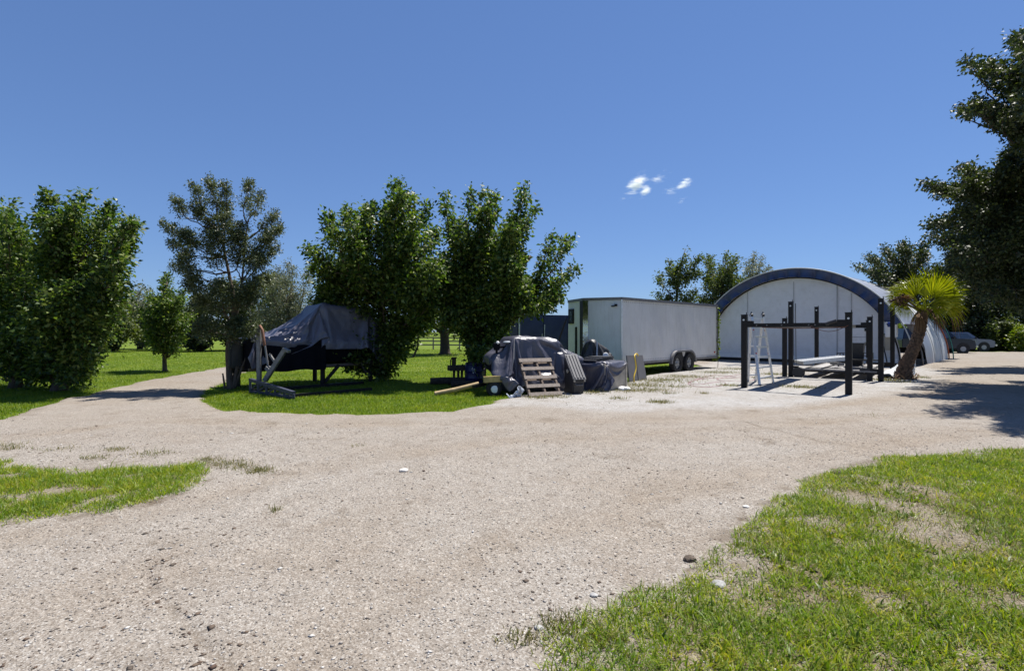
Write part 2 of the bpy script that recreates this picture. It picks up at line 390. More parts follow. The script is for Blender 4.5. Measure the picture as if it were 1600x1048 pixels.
M['gravel_stone'] = stonemat('gravel_stone', [(.11, .09, .075), (.21, .185, .16), (.29, .26, .23), (.42, .40, .37)])
M['shell'] = stonemat('shell', [(.36, .34, .31), (.52, .50, .47)])
M['debris'] = stonemat('debris', [(.04, .025, .016), (.085, .05, .032), (.11, .075, .05), (.07, .055, .042)])

# ground: lawn sheet
m = bpy.data.materials.new('lawn_soil'); t, b, o = nodes(m); M['lawn'] = m
g = N(t, 'ShaderNodeNewGeometry')
n1 = N(t, 'ShaderNodeTexNoise', Scale=.35, Detail=6, Roughness=.6); t.links.new(g.outputs['Position'], n1.inputs['Vector'])
n2 = N(t, 'ShaderNodeTexNoise', Scale=14, Detail=6, Roughness=.75); t.links.new(g.outputs['Position'], n2.inputs['Vector'])
c1 = ramp(t, n1.outputs[0], [(.3, (.085, .14, .010)), (.55, (.125, .175, .016)), (.75, (.17, .195, .03))])
c2 = ramp(t, n2.outputs[0], [(.3, .45), (.7, 1.3)])
t.links.new(mixc(t, 1.0, c1, c2, 'MULTIPLY'), b.inputs['Base Color']); b.inputs['Roughness'].default_value = .9; b.inputs['Specular IOR Level'].default_value = .15
bp = N(t, 'ShaderNodeBump', Strength=.8, Distance=.06); t.links.new(n2.outputs[0], bp.inputs['Height']); t.links.new(bp.outputs[0], b.inputs['Normal'])

# driveway: crushed shell and sand
m = bpy.data.materials.new('shell_gravel'); t, b, o = nodes(m); M['gravel'] = m
g = N(t, 'ShaderNodeNewGeometry'); P = g.outputs['Position']
def attr(nm): a = N(t, 'ShaderNodeAttribute'); a.attribute_name = nm; return a.outputs['Fac']
v1 = N(t, 'ShaderNodeTexVoronoi', Scale=115); t.links.new(P, v1.inputs['Vector'])
v2 = N(t, 'ShaderNodeTexVoronoi', Scale=48); t.links.new(P, v2.inputs['Vector'])
nf = N(t, 'ShaderNodeTexNoise', Scale=160, Detail=3, Roughness=.7); t.links.new(P, nf.inputs['Vector'])
nm_ = N(t, 'ShaderNodeTexNoise', Scale=2.2, Detail=7, Roughness=.7); t.links.new(P, nm_.inputs['Vector'])
nl = N(t, 'ShaderNodeTexNoise', Scale=.45, Detail=4, Roughness=.6); t.links.new(P, nl.inputs['Vector'])
sep = N(t, 'ShaderNodeSeparateColor'); t.links.new(v1.outputs['Color'], sep.inputs[0])
sep2 = N(t, 'ShaderNodeSeparateColor'); t.links.new(v2.outputs['Color'], sep2.inputs[0])
grain = ramp(t, sep.outputs[0], [(0, (.27, .23, .19)), (.35, (.40, .355, .305)), (.8, (.475, .43, .375)), (1, (.66, .63, .58))])
big = ramp(t, sep2.outputs[1], [(0, .74), (.12, .96), (.9, 1.0), (1, 1.25)])
c = mixc(t, 1.0, grain, big, 'MULTIPLY')
c = mixc(t, 1.0, c, ramp(t, nf.outputs[0], [(.25, .72), (.75, 1.22)]), 'MULTIPLY')
c = mixc(t, 1.0, c, ramp(t, nm_.outputs[0], [(.25, (.84, .80, .76)), (.5, (1, 1, 1)), (.8, (1.08, 1.07, 1.06))]), 'MULTIPLY')
c = mixc(t, 1.0, c, ramp(t, nl.outputs[0], [(.3, (.96, .93, .90)), (.7, (1.04, 1.04, 1.04))]), 'MULTIPLY')
c = mixc(t, 1.0, c, (.605, .612, .622), 'MULTIPLY')
c = mixc(t, attr('pale'), c, mixc(t, 1.0, c, (1.27, 1.39, 1.56), 'MULTIPLY'))
c = mixc(t, attr('sand'), c, mixc(t, 1.0, c, (.90, .85, .79), 'MULTIPLY'))
c = mixc(t, attr('soil'), c, mixc(t, 1.0, c, (.62, .57, .42), 'MULTIPLY'))
c = mixc(t, attr('mark'), c, (.11, .085, .06))
t.links.new(c, b.inputs['Base Color']); b.inputs['Roughness'].default_value = .92; b.inputs['Specular IOR Level'].default_value = .15
hgt = math_node(t, 'ADD', math_node(t, 'MULTIPLY', v1.outputs['Distance'], .55), math_node(t, 'MULTIPLY', v2.outputs['Distance'], .8))
hgt = math_node(t, 'ADD', hgt, math_node(t, 'MULTIPLY', nf.outputs[0], .35))
bp = N(t, 'ShaderNodeBump', Strength=.42, Distance=.014); t.links.new(hgt, bp.inputs['Height']); t.links.new(bp.outputs[0], b.inputs['Normal'])

# ---------------------------------------------------------------- ground and driveway
def poly(pts): return np.array([G(*p) for p in pts])
DRIVE = np.vstack([poly([(0, 658), (40, 641), (90, 626), (150, 613), (200, 601), (250, 591), (330, 577), (385, 566), (440, 558.5), (520, 553)]),
                   [(-12.6, 46.0), (-10.8, 40.)], poly([(440, 566), (392, 577), (368, 592), (322, 612), (312, 626), (345, 641), (450, 646), (600, 648), (700, 643), (755, 633),
                   (775, 624), (850, 612), (930, 606), (985, 597), (1012, 586), (1060, 578)]),
                   [(9.0, 24.2), (9.6, 36.0), (26.5, 41.8), (60, 42), (60, -14), (-40, -14), (-40, 9.6)]])
RIGHT_GRASS = np.vstack([poly([(858, 1060), (890, 1010), (965, 958), (1045, 912), (1110, 868), (1165, 820), (1235, 770), (1305, 742), (1395, 717), (1500, 716), (1600, 704)]), [(12, 8.2), (12, -8), (.3, -8), (.25, 2.1)]])
LEFT_GRASS = np.vstack([poly([(310, 765), (235, 791), (120, 812), (0, 832)]), [(-6.5, 4.1), (-6.9, 6.0)], poly([(0, 724), (60, 737), (150, 738), (250, 733), (325, 726), (338, 736)])])
PAD = poly([(752, 637), (830, 634), (980, 645), (1060, 640), (1200, 640), (1330, 628), (1440, 606), (1470, 585), (1420, 566), (1120, 566), (1010, 585), (900, 606), (800, 622)])
CRACK = np.array([G(*p) for p in [(1050, 638), (1120, 651), (1190, 669), (1245, 684), (1300, 697)]])
RUT = np.array([G(*p) for p in [(268, 876), (232, 890), (230, 920), (262, 950), (300, 995), (345, 1042), (400, 1100)]])
TRACKS = [np.array([G(*p) for p in L]) for L in ([(0, 852), (130, 828), (300, 790), (480, 735), (800, 690), (1200, 668), (1560, 640)],
                                                 [(0, 690), (250, 660), (480, 668), (800, 660), (1100, 658), (1500, 612)],
                                                 [(420, 1060), (560, 960), (800, 850), (1100, 760), (1400, 695), (1600, 672)])]
def drive_mask(P):
    s = sdf(P, DRIVE)
    return s + .45 * (fbm(P[:, 0] * 1.7, P[:, 1] * 1.7, 3) - .5) + .22 * (fbm(P[:, 0] * 6, P[:, 1] * 6, 9) - .5)
def drive_z(P):
    x, y = P[:, 0], P[:, 1]
    h = .012 + .022 * (fbm(x * .9, y * .9, 21) - .5) + .016 * (fbm(x * 5, y * 5, 31, 4) - .5)
    h += .010 * (fbm(x * 16, y * 16, 37, 3) - .5)
    for k, T in enumerate(TRACKS):
        d = sdl(P, T); h -= .010 * np.exp(-(d / .16) ** 2); h += .008 * np.exp(-((d - .34) / .1) ** 2)
    h -= .010 * np.exp(-(sdl(P, RUT) / .035) ** 2); h -= .012 * np.exp(-(sdl(P, CRACK) / .03) ** 2)
    rg = sdf(P, RIGHT_GRASS); lg = sdf(P, LEFT_GRASS)
    h += .03 * np.clip(rg / .5, 0, 1) + .02 * np.clip(lg / .4, 0, 1)
    h *= np.clip((60 - y) / 20, .3, 1)
    h = np.maximum(h + .02, .008)
    k = np.clip(drive_mask(P) / .3 + .35, 0, 1); k = k * k * (3 - 2 * k)
    return -.03 + (h + .03) * k
VV = []; FF = []; base = 0
for (x0, x1, y0, y1, st) in ((-7.6, 9.2, 1.5, 9.0, .03), (-21, -7.6, 1.5, 9.0, .15), (9.2, 24, 1.5, 9.0, .15), (-24, 26, 9.0, 23, .12), (-24, 26, -8, 1.5, .25), (-30, 60, 23, 47, .4)):
    xs = np.linspace(x0, x1, int(round((x1 - x0) / st)) + 1); ys = np.linspace(y0, y1, int(round((y1 - y0) / st)) + 1)
    X, Y = np.meshgrid(xs, ys); P2 = np.stack([X.ravel(), Y.ravel()], 1)
    VV.append(np.column_stack([P2, drive_z(P2)])); nx, ny = len(xs), len(ys)
    I = (np.arange(ny - 1)[:, None] * nx + np.arange(nx - 1)[None]).ravel() + base
    keep = VV[-1][:, 2][I - base] > -.026
    I = I[keep]
    FF.append(np.stack([I, I + 1, I + nx + 1, I, I + nx + 1, I + nx], 1).reshape(-1, 3)); base += nx * ny
V = np.vstack(VV); F = np.vstack(FF)
used = np.zeros(len(V), bool); used[F.ravel()] = True; idx = np.cumsum(used) - 1; V = V[used]; F = idx[F]
me = tris_mesh(V, F)
P2 = V[:, :2]
def put(nm, a):
    at = me.attributes.new(nm, 'FLOAT', 'POINT'); at.data.foreach_set('value', np.clip(a, 0, 1).astype(np.float32))
pd = sdf(P2, PAD) + .8 * (fbm(P2[:, 0] * 1.2, P2[:, 1] * 1.2, 5) - .5)
put('pale', np.clip(pd / .7 + .5, 0, 1) * (.75 + .5 * (fbm(P2[:, 0] * 2, P2[:, 1] * 2, 77) - .3)))
tr = np.minimum(np.minimum(sdl(P2, TRACKS[0]), sdl(P2, TRACKS[1])), sdl(P2, TRACKS[2]))
put('sand', .55 * np.clip((P2[:, 1] - 6.5) / 5, 0, 1) * (fbm(P2[:, 0] * .6, P2[:, 1] * .6, 15) * 1.2) + .95 * np.exp(-(tr / .3) ** 2) * fbm(P2[:, 0] * 1.5, P2[:, 1] * 1.5, 8) + .35 * np.clip((fbm(P2[:, 0] * .8, P2[:, 1] * 1.3, 91) - .52) * 5, 0, 1))
rg = sdf(P2, RIGHT_GRASS); lg = sdf(P2, LEFT_GRASS); dm = drive_mask(P2)
put('soil', np.maximum(np.maximum(np.clip(rg / .5, 0, 1), np.clip(lg / .4, 0, 1)), np.clip(.6 - dm / .4, 0, 1)) * (.35 + .9 * fbm(P2[:, 0] * 3, P2[:, 1] * 3, 66)))
mk = .4 * np.exp(-(sdl(P2, RUT) / .03) ** 2) * (noise(P2[:, 0] * 7, P2[:, 1] * 7, 4) > .45) + .6 * np.exp(-(sdl(P2, CRACK) / .035) ** 2) * (.3 + .7 * noise(P2[:, 0] * 5, P2[:, 1] * 5, 14))
blot = fbm(P2[:, 0] * 2.6, P2[:, 1] * 2.6, 101, 5); mk = mk + .4 * np.clip((blot - .66) / .1, 0, 1) * (fbm(P2[:, 0] * 14, P2[:, 1] * 14, 103) > .5)
mk = mk + .6 * np.exp(-((rg + .02) / .09) ** 2) * (fbm(P2[:, 0] * 4, P2[:, 1] * 4, 44) > .52) + .5 * np.exp(-((lg + .03) / .08) ** 2) * (fbm(P2[:, 0] * 4, P2[:, 1] * 4, 46) > .5)
trk = .5 * np.clip(fbm(P2[:, 0] * 3.5, P2[:, 1] * 3.5, 131, 4) - .38, 0, 1) * 2
mk = mk + trk * .38 * np.exp(-((tr - .17) / .045) ** 2) + trk * .22 * np.exp(-((tr - .60) / .05) ** 2)
put('mark', mk)
drive = link_raw('driveway', me, M['gravel']); tag(drive, kind='structure')
# lawn: one sheet to the horizon
MB().grid([[(x, y, 0) for x in (-5000, -400, -60, -20, 0, 20, 60, 400, 5000)] for y in (-400, -30, 0, 15, 30, 60, 150, 600, 7000)]).build('ground', M['lawn'])
tag(bpy.data.objects['ground'], kind='structure')

# ---------------------------------------------------------------- grass, stones and litter (nobody could count them)
def blades(P, h, w, lean=.5, seg=True):
    """P: n x 3 roots; one bent blade each (3 triangles, or 1)"""
    n = len(P); a = rng.uniform(0, 2 * np.pi, n); b = rng.uniform(0, 2 * np.pi, n)
    s = np.stack([np.cos(a), np.sin(a), np.zeros(n)], 1) * (w / 2)[:, None]
    l = rng.uniform(.1, 1, n) * lean
    d = np.stack([np.cos(b) * l, np.sin(b) * l, np.ones(n)], 1); d /= np.linalg.norm(d, axis=1)[:, None]
    d2 = d + np.stack([np.cos(b) * l * .9, np.sin(b) * l * .9, -.25 * np.ones(n)], 1); d2 /= np.linalg.norm(d2, axis=1)[:, None]
    if not seg:
        V = np.stack([P - s, P + s, P + (d + d2) * .5 * h[:, None]], 1).reshape(-1, 3)
        return V, np.arange(n * 3).reshape(-1, 3)
    mid = P + d * (h * .55)[:, None]; tip = mid + d2 * (h * .5)[:, None]
    V = np.stack([P - s, P + s, mid + s * .8, mid - s * .8, tip], 1).reshape(-1, 3)
    o = np.arange(n)[:, None] * 5
    F = np.concatenate([o + [[0, 1, 2]], o + [[0, 2, 3]], o + [[3, 2, 4]]], 1).reshape(-1, 3)
    return V, F
def scatter(x0, x1, y0, y1, n): return np.column_stack([rng.uniform(x0, x1, n), rng.uniform(y0, y1, n)])
def in_view(P, margin=1.25): return np.abs(P[:, 0]) < P[:, 1] * 1.02 * margin + 1.2
def zat(P): return np.maximum(drive_z(P), 0)
def grass(name, parts, m, label):
    Vs = []; Fs = []; o = 0
    for V, F in parts: Vs.append(V); Fs.append(F + o); o += len(V)
    ob = link_raw(name, tris_mesh(np.vstack(Vs), np.vstack(Fs)), m); return tag(ob, label, 'grass', kind='stuff')
def dens(P, edge, e=.35):
    n1 = fbm(P[:, 0] * 1.1, P[:, 1] * 1.1, 201, 4); n2 = fbm(P[:, 0] * 4.5, P[:, 1] * 4.5, 203, 4)
    return np.clip(edge / e, 0, 1), n1, n2
# right foreground
P = scatter(-.2, 9.5, 1.7, 8.3, 640000); P = P[in_view(P, 1.15)]
ed = sdf(P, RIGHT_GRASS) + .5 * (fbm(P[:, 0] * 2.5, P[:, 1] * 2.5, 11) - .5)
P, ed = P[ed > 0], ed[ed > 0]
e, n1, n2 = dens(P, ed)
# bare, sandy middle of the patch
bare = np.zeros(len(P))
for (px, py, r) in ((1450, 850, .55), (1390, 800, .6), (1340, 790, .5), (1420, 775, .6), (1160, 893, .28), (1290, 830, .3), (1265, 950, .2), (1390, 960, .22), (1590, 960, .25)):
    q = G(px, py); bare = np.maximum(bare, np.exp(-(((P[:, 0] - q[0]) ** 2 + (P[:, 1] - q[1]) ** 2) / (r * r * .62))))
pr = np.clip((n2 - .16) * 3.4, .10, 1) * (.35 + .65 * e) * np.clip(1.25 - 1.15 * bare - .25 * (n1 < .42), .06, 1)
k = rng.random(len(P)) < pr; P, n1, bare, n2 = P[k], n1[k], bare[k], n2[k]
R3 = np.column_stack([P, zat(P) - .004])
dry = rng.random(len(P)) < (.10 + .45 * bare + .25 * (n1 < .45))
h = rng.gamma(5, .0085, len(P)) * (.7 + .7 * n2) + .012
parts = blades(R3[~dry], h[~dry], rng.uniform(.0035, .009, (~dry).sum()), 1.6)
grass('grass', [parts], M['grass_near'], 'patchy green grass growing over sand in the right foreground')
V, F = blades(R3[dry], h[dry] * .8, rng.uniform(.003, .006, dry.sum()), 1.4)
grass('dry_grass', [(V, F)], M['grass_dry'], 'straw coloured dead blades among the right foreground grass')
# left island
P = scatter(-8, -2.6, 4.0, 6.9, 150000); ed = sdf(P, LEFT_GRASS) + .42 * (fbm(P[:, 0] * 3, P[:, 1] * 3, 12) - .5)
P, ed = P[ed > 0], ed[ed > 0]; e, n1, n2 = dens(P, ed, .3)
k = rng.random(len(P)) < np.clip((n2 - .28) * 3.2, .02, 1) * (.3 + .7 * e); P, n2 = P[k], n2[k]
V, F = blades(np.column_stack([P, zat(P) - .004]), rng.gamma(5, .010, len(P)) * (.7 + .6 * n2) + .012, rng.uniform(.004, .009, len(P)), 1.5)
grass('grass', [(V, F)], M['grass_near'], 'island of green grass at the left in the gravel')
# lawns behind: where the driveway is not
L = []
for (x0, x1, y0, y1, n, hh, ww, sg) in ((-22, 1, 8.6, 14, 170000, .058, .010, True), (-30, 4, 14, 21, 150000, .055, .014, False), (-44, 8, 21, 34, 120000, .06, .022, False), (-52, 14, 34, 48, 60000, .06, .035, False)):
    P = scatter(x0, x1, y0, y1, n); P = P[in_view(P, 1.1)]
    dm = drive_mask(P); P = P[(dm < .10) & (rng.random(len(P)) < np.clip(.6 - dm / .25, .05, 1))]
    f = fbm(P[:, 0] * 2, P[:, 1] * 2, 301)
    L.append(blades(np.column_stack([P, np.zeros(len(P))]), hh * rng.uniform(.5, 1.25, len(P)) * (.6 + .8 * f), ww * rng.uniform(.7, 1.3, len(P)), .8, sg))
grass('grass', L, M['grass_lawn'], 'mown green lawn under the trees and round the boat')
# weeds through the pale pad and along the shelter
L = []
tufts = [(1030, 631, .22, 300), (870, 622, .3, 240), (840, 623, .25, 200), (925, 616, .35, 260), (1000, 604, .9, 1300), (1035, 596, .9, 1300), (1070, 590, .7, 800), (985, 612, .5, 500), (1020, 612, .5, 300), (1120, 583, .7, 700), (1150, 578, .8, 500),
         (1045, 617, .15, 80), (1100, 617, .12, 70), (1140, 604, .3, 220), (1210, 586, .5, 500), (1190, 592, .3, 250), (1240, 606, .35, 260), (1260, 607, .3, 240), (1385, 595, .4, 500), (1435, 591, .3, 260), (1408, 598, .3, 200), (1395, 586, .3, 500), (965, 625, .2, 120), (1060, 606, .3, 150),
         (180, 706, .12, 160), (240, 712, .2, 200), (90, 706, .2, 90), (148, 719, .15, 140), (405, 740, .14, 330), (375, 733, .2, 260), (350, 728, .2, 300), (20, 705, .15, 120), (10, 700, .2, 160), (430, 803, .05, 50), (325, 722, .15, 200), (560, 700, .1, 30), (1370, 652, .3, 40),
         (880, 985, .12, 260), (820, 1010, .1, 160), (930, 1015, .1, 200)]
for (px, py, r, n) in tufts:
    q = G(px, py); P = q + rng.normal(0, r * .5, (n, 2)) * [1.3, 1]
    L.append(blades(np.column_stack([P, zat(P) - .004]), rng.gamma(4, .014 if py < 650 else .009, n) + .01, rng.uniform(.006, .013, n) if py < 650 else rng.uniform(.004, .007, n), 1.0))
Lw = []
P = scatter(.3, 8.5, 2.0, 7.6, 2600); ed = sdf(P, RIGHT_GRASS); P = P[(ed > .1) & (fbm(P[:, 0] * .9, P[:, 1] * .9, 501) > .47)]
for q in P:
    Pq = q + rng.normal(0, .02, (9, 2)); Lw.append(blades(np.column_stack([Pq, zat(Pq)]), rng.uniform(.03, .085, 9), rng.uniform(.009, .018, 9), 2.0))
grass('leafy_weeds', Lw, M['leaf_bright'], 'small broad leaved weeds in the right foreground grass')
grass('weeds', L, M['grass_dry'], 'yellowing weed tufts growing through the pale gravel')
# stones, shells and litter on the driveway
OCT = np.array([(1, 0, 0), (0, 1, 0), (-1, 0, 0), (0, -1, 0), (0, 0, 1), (0, 0, -1)], float)
OF = np.array([(0, 1, 4), (1, 2, 4), (2, 3, 4), (3, 0, 4), (1, 0, 5), (2, 1, 5), (3, 2, 5), (0, 3, 5)])
def lumps(P, size, flat, sink=.35):
    n = len(P); a = rng.uniform(0, 2 * np.pi, n); sx = size * rng.uniform(.7, 1.3, n); sy = size * rng.uniform(.45, 1, n); sz = size * flat * rng.uniform(.6, 1.2, n)
    B = OCT[None] * (1 + rng.uniform(-.3, .3, (n, 6, 3)) * .8 + 0) + rng.uniform(-.22, .22, (n, 6, 3))
    X = B[:, :, 0] * sx[:, None]; Y = B[:, :, 1] * sy[:, None]; Z = B[:, :, 2] * sz[:, None]
    c, s_ = np.cos(a)[:, None], np.sin(a)[:, None]
    V = np.stack([X * c - Y * s_ + P[:, :1], X * s_ + Y * c + P[:, 1:2], Z + (zat(P) + sz * sink)[:, None]], 2)
    F = (np.arange(n)[:, None, None] * 6 + OF[None]).reshape(-1, 3)
    return V.reshape(-1, 3), F
def on_drive(n, y0, y1, pw=1.):
    y = y0 + (y1 - y0) * rng.random(n) ** pw; x = rng.uniform(-1, 1, n) * (y * 1.1 + .6); P = np.column_stack([x, y])
    return P[drive_mask(P) > .1]
P = on_drive(40000, 1.8, 8.5, 1.3); V, F = lumps(P, rng.gamma(3, .0014, len(P)) + .0018, .5)
tag(link_raw('gravel', tris_mesh(V, F), M['gravel_stone']), 'loose crushed shell gravel on the driveway', 'gravel', kind='stuff')
P = np.vstack([on_drive(1500, 1.9, 9, 1.2), on_drive(900, 9, 20)]); V, F = lumps(P, rng.gamma(2, .0032, len(P)) + .003, .35)
tag(link_raw('shells', tris_mesh(V, F), M['shell']), 'bright white shell fragments on the driveway', 'shell fragments', kind='stuff')
P = np.vstack([on_drive(9500, 1.9, 9, 1.1), on_drive(3000, 9, 20)])
w = fbm(P[:, 0] * 1.3, P[:, 1] * 1.3, 401, 4); P = P[rng.random(len(P)) < np.clip((w - .47) * 6, .05, 1)]
P = np.vstack([P] + [RUT[i] + (RUT[i + 1] - RUT[i]) * rng.random((22, 1)) + rng.normal(0, .04, (22, 2)) for i in range(len(RUT) - 1)])
V, F = lumps(P, rng.gamma(2.2, .0032, len(P)) + .003, .35, .1)
tag(link_raw('leaf_litter', tris_mesh(V, F), M['debris']), 'dark bark and leaf crumbs on the gravel', 'leaf litter', kind='stuff')

# ---------------------------------------------------------------- shelter (arched fabric building)
T = np.array((.682, -.731, 0)); S = np.array((.731, .682, 0)); Zv = np.array((0, 0, 1.))   # across the end wall, along the shelter, up
SC = np.array((15.6, 26.4, 0)) + T * -.85                                                  # middle of the end wall on the ground
def arch(a, H, th, s): return SC + T * (a * math.cos(th)) + Zv * (H * math.sin(th)) + S * s
sh = thing('arched_shelter', tuple(SC), 'grey white fabric shelter with an arched blue edged roof beside the long trailer', 'shelter')
A = []
for j in range(29):
    f = j / 28; row = []
    for i in range(81):
        th = math.pi * i / 80
        p = SC + T * (4.75 * math.cos(th)) + Zv * (.1 + (4.52 * math.sin(th)) * f)
        n = .14 * (fbm(np.array([p[0] * 1.3 + p[1]]), np.array([p[2] * .35]), 5)[0] - .5) + .07 * (fbm(np.array([p[0] * 3]), np.array([p[2] * 1.6]), 6)[0] - .5)
        row.append(p - S * n)
    A.append(row)
MB().grid(A).build('end_wall', M['wall_fabric'], sh, smooth=True)
def wallpt(px, py, off=.0):
    """point of the end wall plane seen at a photo pixel"""
    d = np.array([(px - 800) / FOC, 1, (HOR - py) / FOC]); o = np.array([0, 0, EYE]); n = S
    t = ((SC - S * off - o) @ n) / (d @ n); return o + d * t
for px, top in ((1168, 456), (1308, 446), (1330, 458), (1240, 440)):
    a = wallpt(px, top, .035); MB().bar(a, (a[0], a[1], .15), .025 if px != 1308 else .05, .012, up=S).build('wall_seam', M['seam'], sh)
q = [arch(4.62, 0, 0, -.02), arch(4.62, 0, math.pi, -.02)]
MB().bar(q[0] + Zv * .12, q[1] + Zv * .12, .05, .16).build('gap_shade', M['steel_black'], sh)  # black bar stands in for the shaded gap below the hem
MB().bar(q[0] + Zv * .30 - S * .04, q[1] + Zv * .30 - S * .04, .03, .2).build('hem', M['plastic_white'], sh)
# roof cover: front dark fabric, back pale fabric
def shell(s0, s1, ns, t0, t1, nt_, seed, amp=.05, lift=None):
    A = []
    for j in range(ns + 1):
        s = s0 + (s1 - s0) * j / ns; row = []
        for i in range(nt_ + 1):
            th = t0 + (t1 - t0) * i / nt_
            r = 1 + amp * .2 * (fbm(np.array([s * .9 + 3]), np.array([th * 2.]), seed)[0] - .5) - .006 * abs(math.sin(s * math.pi / 2.2))
            p = arch(5.3 * r, 5.03 * r, th, s)
            if lift: p = lift(p, s, th)
            row.append(p)
        A.append(row)
    return MB().grid(A)
def sag(p, s, th):   # near right hem is pulled up off the ground
    if th < .6 and s < 3.5:
        hmin = 2.0 * (1 - max(s, 0) / 3.5) ** .8
        if p[2] < hmin: p = np.array([p[0], p[1], hmin + (p[2] * .02)])
    return p
shell(-.4, 5.2, 26, 0.0, math.pi, 90, 41, .06, sag).build('roof_cover', M['cover_grey'], sh, smooth=True)
o = shell(5.15, 10.6, 22, 0.0, math.pi, 90, 43, .09).build('roof_cover', M['cover_white'], sh, smooth=True); o['label'] = 'pale rear roof sheet'
# front valance: the blue edge folded in towards the wall, puckered by its ties
A = []
for j in range(9):
    f = j / 8; row = []
    for i in range(201):
        th = .43 + (math.pi - .43) * i / 200
        a = 5.3 + (4.74 - 5.3) * f; H = 5.03 + (4.58 - 5.03) * f
        pk = (abs(math.sin(th * 26 + .8 * math.sin(th * 7))) ** .5) * (.16 + .2 * abs(math.sin(th * 3.1))) * f
        row.append(arch(a, H, th, -.405 + .30 * f - pk + .05 * math.sin(math.pi * f)))
    A.append(row)
MB().grid(A).build('valance', M['cover_blue'], sh, smooth=True)
MB().tube([arch(4.72, 4.56, math.pi * i / 90, -.10) for i in range(91)], .035, 6).build('arch_pipe', M['steel_black'], sh, smooth=True)
MB().tube([arch(5.31, 5.04, math.pi * i / 90, -.41) for i in range(91)], .03, 6).build('edge_rope', M['cover_white'], sh, smooth=True)
MB().tube([arch(5.33, 5.06, .0 + .9 * i / 30, 10.62) for i in range(31)], .035, 6).build('edge_strap', M['orange'], sh, smooth=True)
MB().tube([arch(5.5, 5.25, .0 + .8 * i / 30, 10.9) for i in range(31)], .03, 5).build('tie_rope', M['teal_rope'], sh, smooth=True)
for s in (2.4, 5.2, 7.8, 10.5):
    MB().tube([arch(5.2, 4.93, math.pi * i / 60, s) for i in range(61)], .04, 6).build('rib', M['alu_dull'], sh, smooth=True)
for s in (5.2, 7.9):
    MB().tube([arch(5.33, 5.06, .02 + 1.3 * i / 40, s) for i in range(41)], .012, 5).build('seam', M['seam'], sh)
# side door with hinges
p0 = wallpt(1329, 509, .06); p1 = wallpt(1353, 509, .06)
wv = p1 - p0; wv[2] = 0; wl = np.linalg.norm(wv); wv /= wl
dr = MB().box((p0 + p1) / 2 * [1, 1, 0] + Zv * 1.03, (wl, .05, 1.86), (wv, S, Zv)).build('door', M['white_panel'], sh, bevel=.01)
for hy in (515, 537):
    MB().box(wallpt(1352, hy, .1), (.06, .05, .14), (wv, S, Zv)).build('hinge', M['steel_black'], dr)
MB().bar(p0 + Zv * -.55 - S * .03, p1 + Zv * -.55 - S * .03, .02, .03).build('door_rail', M['seam'], dr)

# meter cabinet on the end wall
c = wallpt(1392, 520, .28)
cab = thing('meter_cabinet', (c[0], c[1], 0.4), 'white wall cabinet with a blue label on the right end of the shelter wall', 'cabinet')
a0, a1 = wallpt(1384, 515, .2), wallpt(1402, 515, .2)
hw = np.linalg.norm((a1 - a0)[:2])
mid = (a0 + a1) / 2
MB().box(mid * [1, 1, 0] + Zv * 1.78 + S * .0, (hw, .3, .72), (T, S, Zv)).build('housing', M['plastic_white'], cab, bevel=.02)
b0, b1 = wallpt(1387, 507, .36), wallpt(1398, 507, .36)
MB().box((b0 + b1) / 2, (np.linalg.norm((b1 - b0)[:2]), .02, .22), (T, S, Zv)).build('label_plate', M['label_blue'], cab)
b0, b1 = wallpt(1382, 534, .1), wallpt(1394, 534, .1)
MB().box((b0 + b1) / 2, (np.linalg.norm((b1 - b0)[:2]), .12, .78), (T, S, Zv)).build('panel_box', M['tan_box'], cab, bevel=.015)
pipe = [wallpt(1380, 522, .2), wallpt(1380, 540, .22), wallpt(1384, 556, .3), wallpt(1387, 572, .5), wallpt(1388, 584, .8)]
MB().tube(pipe, .03, 6).build('conduit', M['plastic_black'], cab, smooth=True)
MB().tube([wallpt(1380, 522, .2), wallpt(1400, 523, .2)], .03, 6).build('conduit', M['plastic_black'], cab, smooth=True)

# ---------------------------------------------------------------- long enclosed trailer
TA = np.array((3.92, 18.0, 0)); TS = np.array((.733, .680, 0)); TN = np.array((.680, -.733, 0))   # near front corner, along the side, outward from the side
TL, TW, TB, TH = 7.5, 2.5, .5, 2.83
WS = [3.82, 4.80]; WR = .38
t_ = thing('cargo_trailer', tuple(TA), 'long silver grey enclosed trailer with twin wheels in front of the shelter', 'trailer')
def TP(s, w, z): return TA + TS * s - TN * w + Zv * z
A = []
for j in range(25):
    z = TB + (TH - TB) * j / 24; row = []
    for i in range(121):
        s = TL * i / 120
        e = math.sin(math.pi * j / 24) ** .5 * math.sin(math.pi * i / 120) ** .4
        k = s + (z - TB) * .42                                  # diagonal buckles
        dz = .032 * (noise(np.array([k * 2.1]), np.array([z * .5]), 8)[0] - .5) + .024 * (noise(np.array([k * 4.7]), np.array([z * .8]), 18)[0] - .5) + .006 * math.sin(s * 2 * math.pi / .61)
        p = TP(s, 0, z) + TN * dz * e; row.append(p)
    A.append(row)
MB().grid(A).build('side_skin', M['trailer_skin'], t_, smooth=True)
far = [TP(0, TW, TB), TP(TL, TW, TB), TP(TL, TW, TH), TP(0, TW, TH)]
body = MB().add([TP(0, .02, TB), TP(TL - .02, .02, TB), TP(TL - .02, TW, TB), TP(0.02, TW, TB), TP(0, .02, TH), TP(TL - .02, .02, TH), TP(TL - .02, TW, TH), TP(.02, TW, TH)], [(3, 2, 1, 0), (4, 5, 6, 7), (1, 2, 6, 5), (2, 3, 7, 6)])
body.build('body', M['white_panel'], t_)
ap = .6
def NP(f, z): # nose: f = 0 near corner .. 1 apex .. 2 far corner
    return TP(-ap * f if f <= 1 else -ap * (2 - f), TW / 2 * f, z)
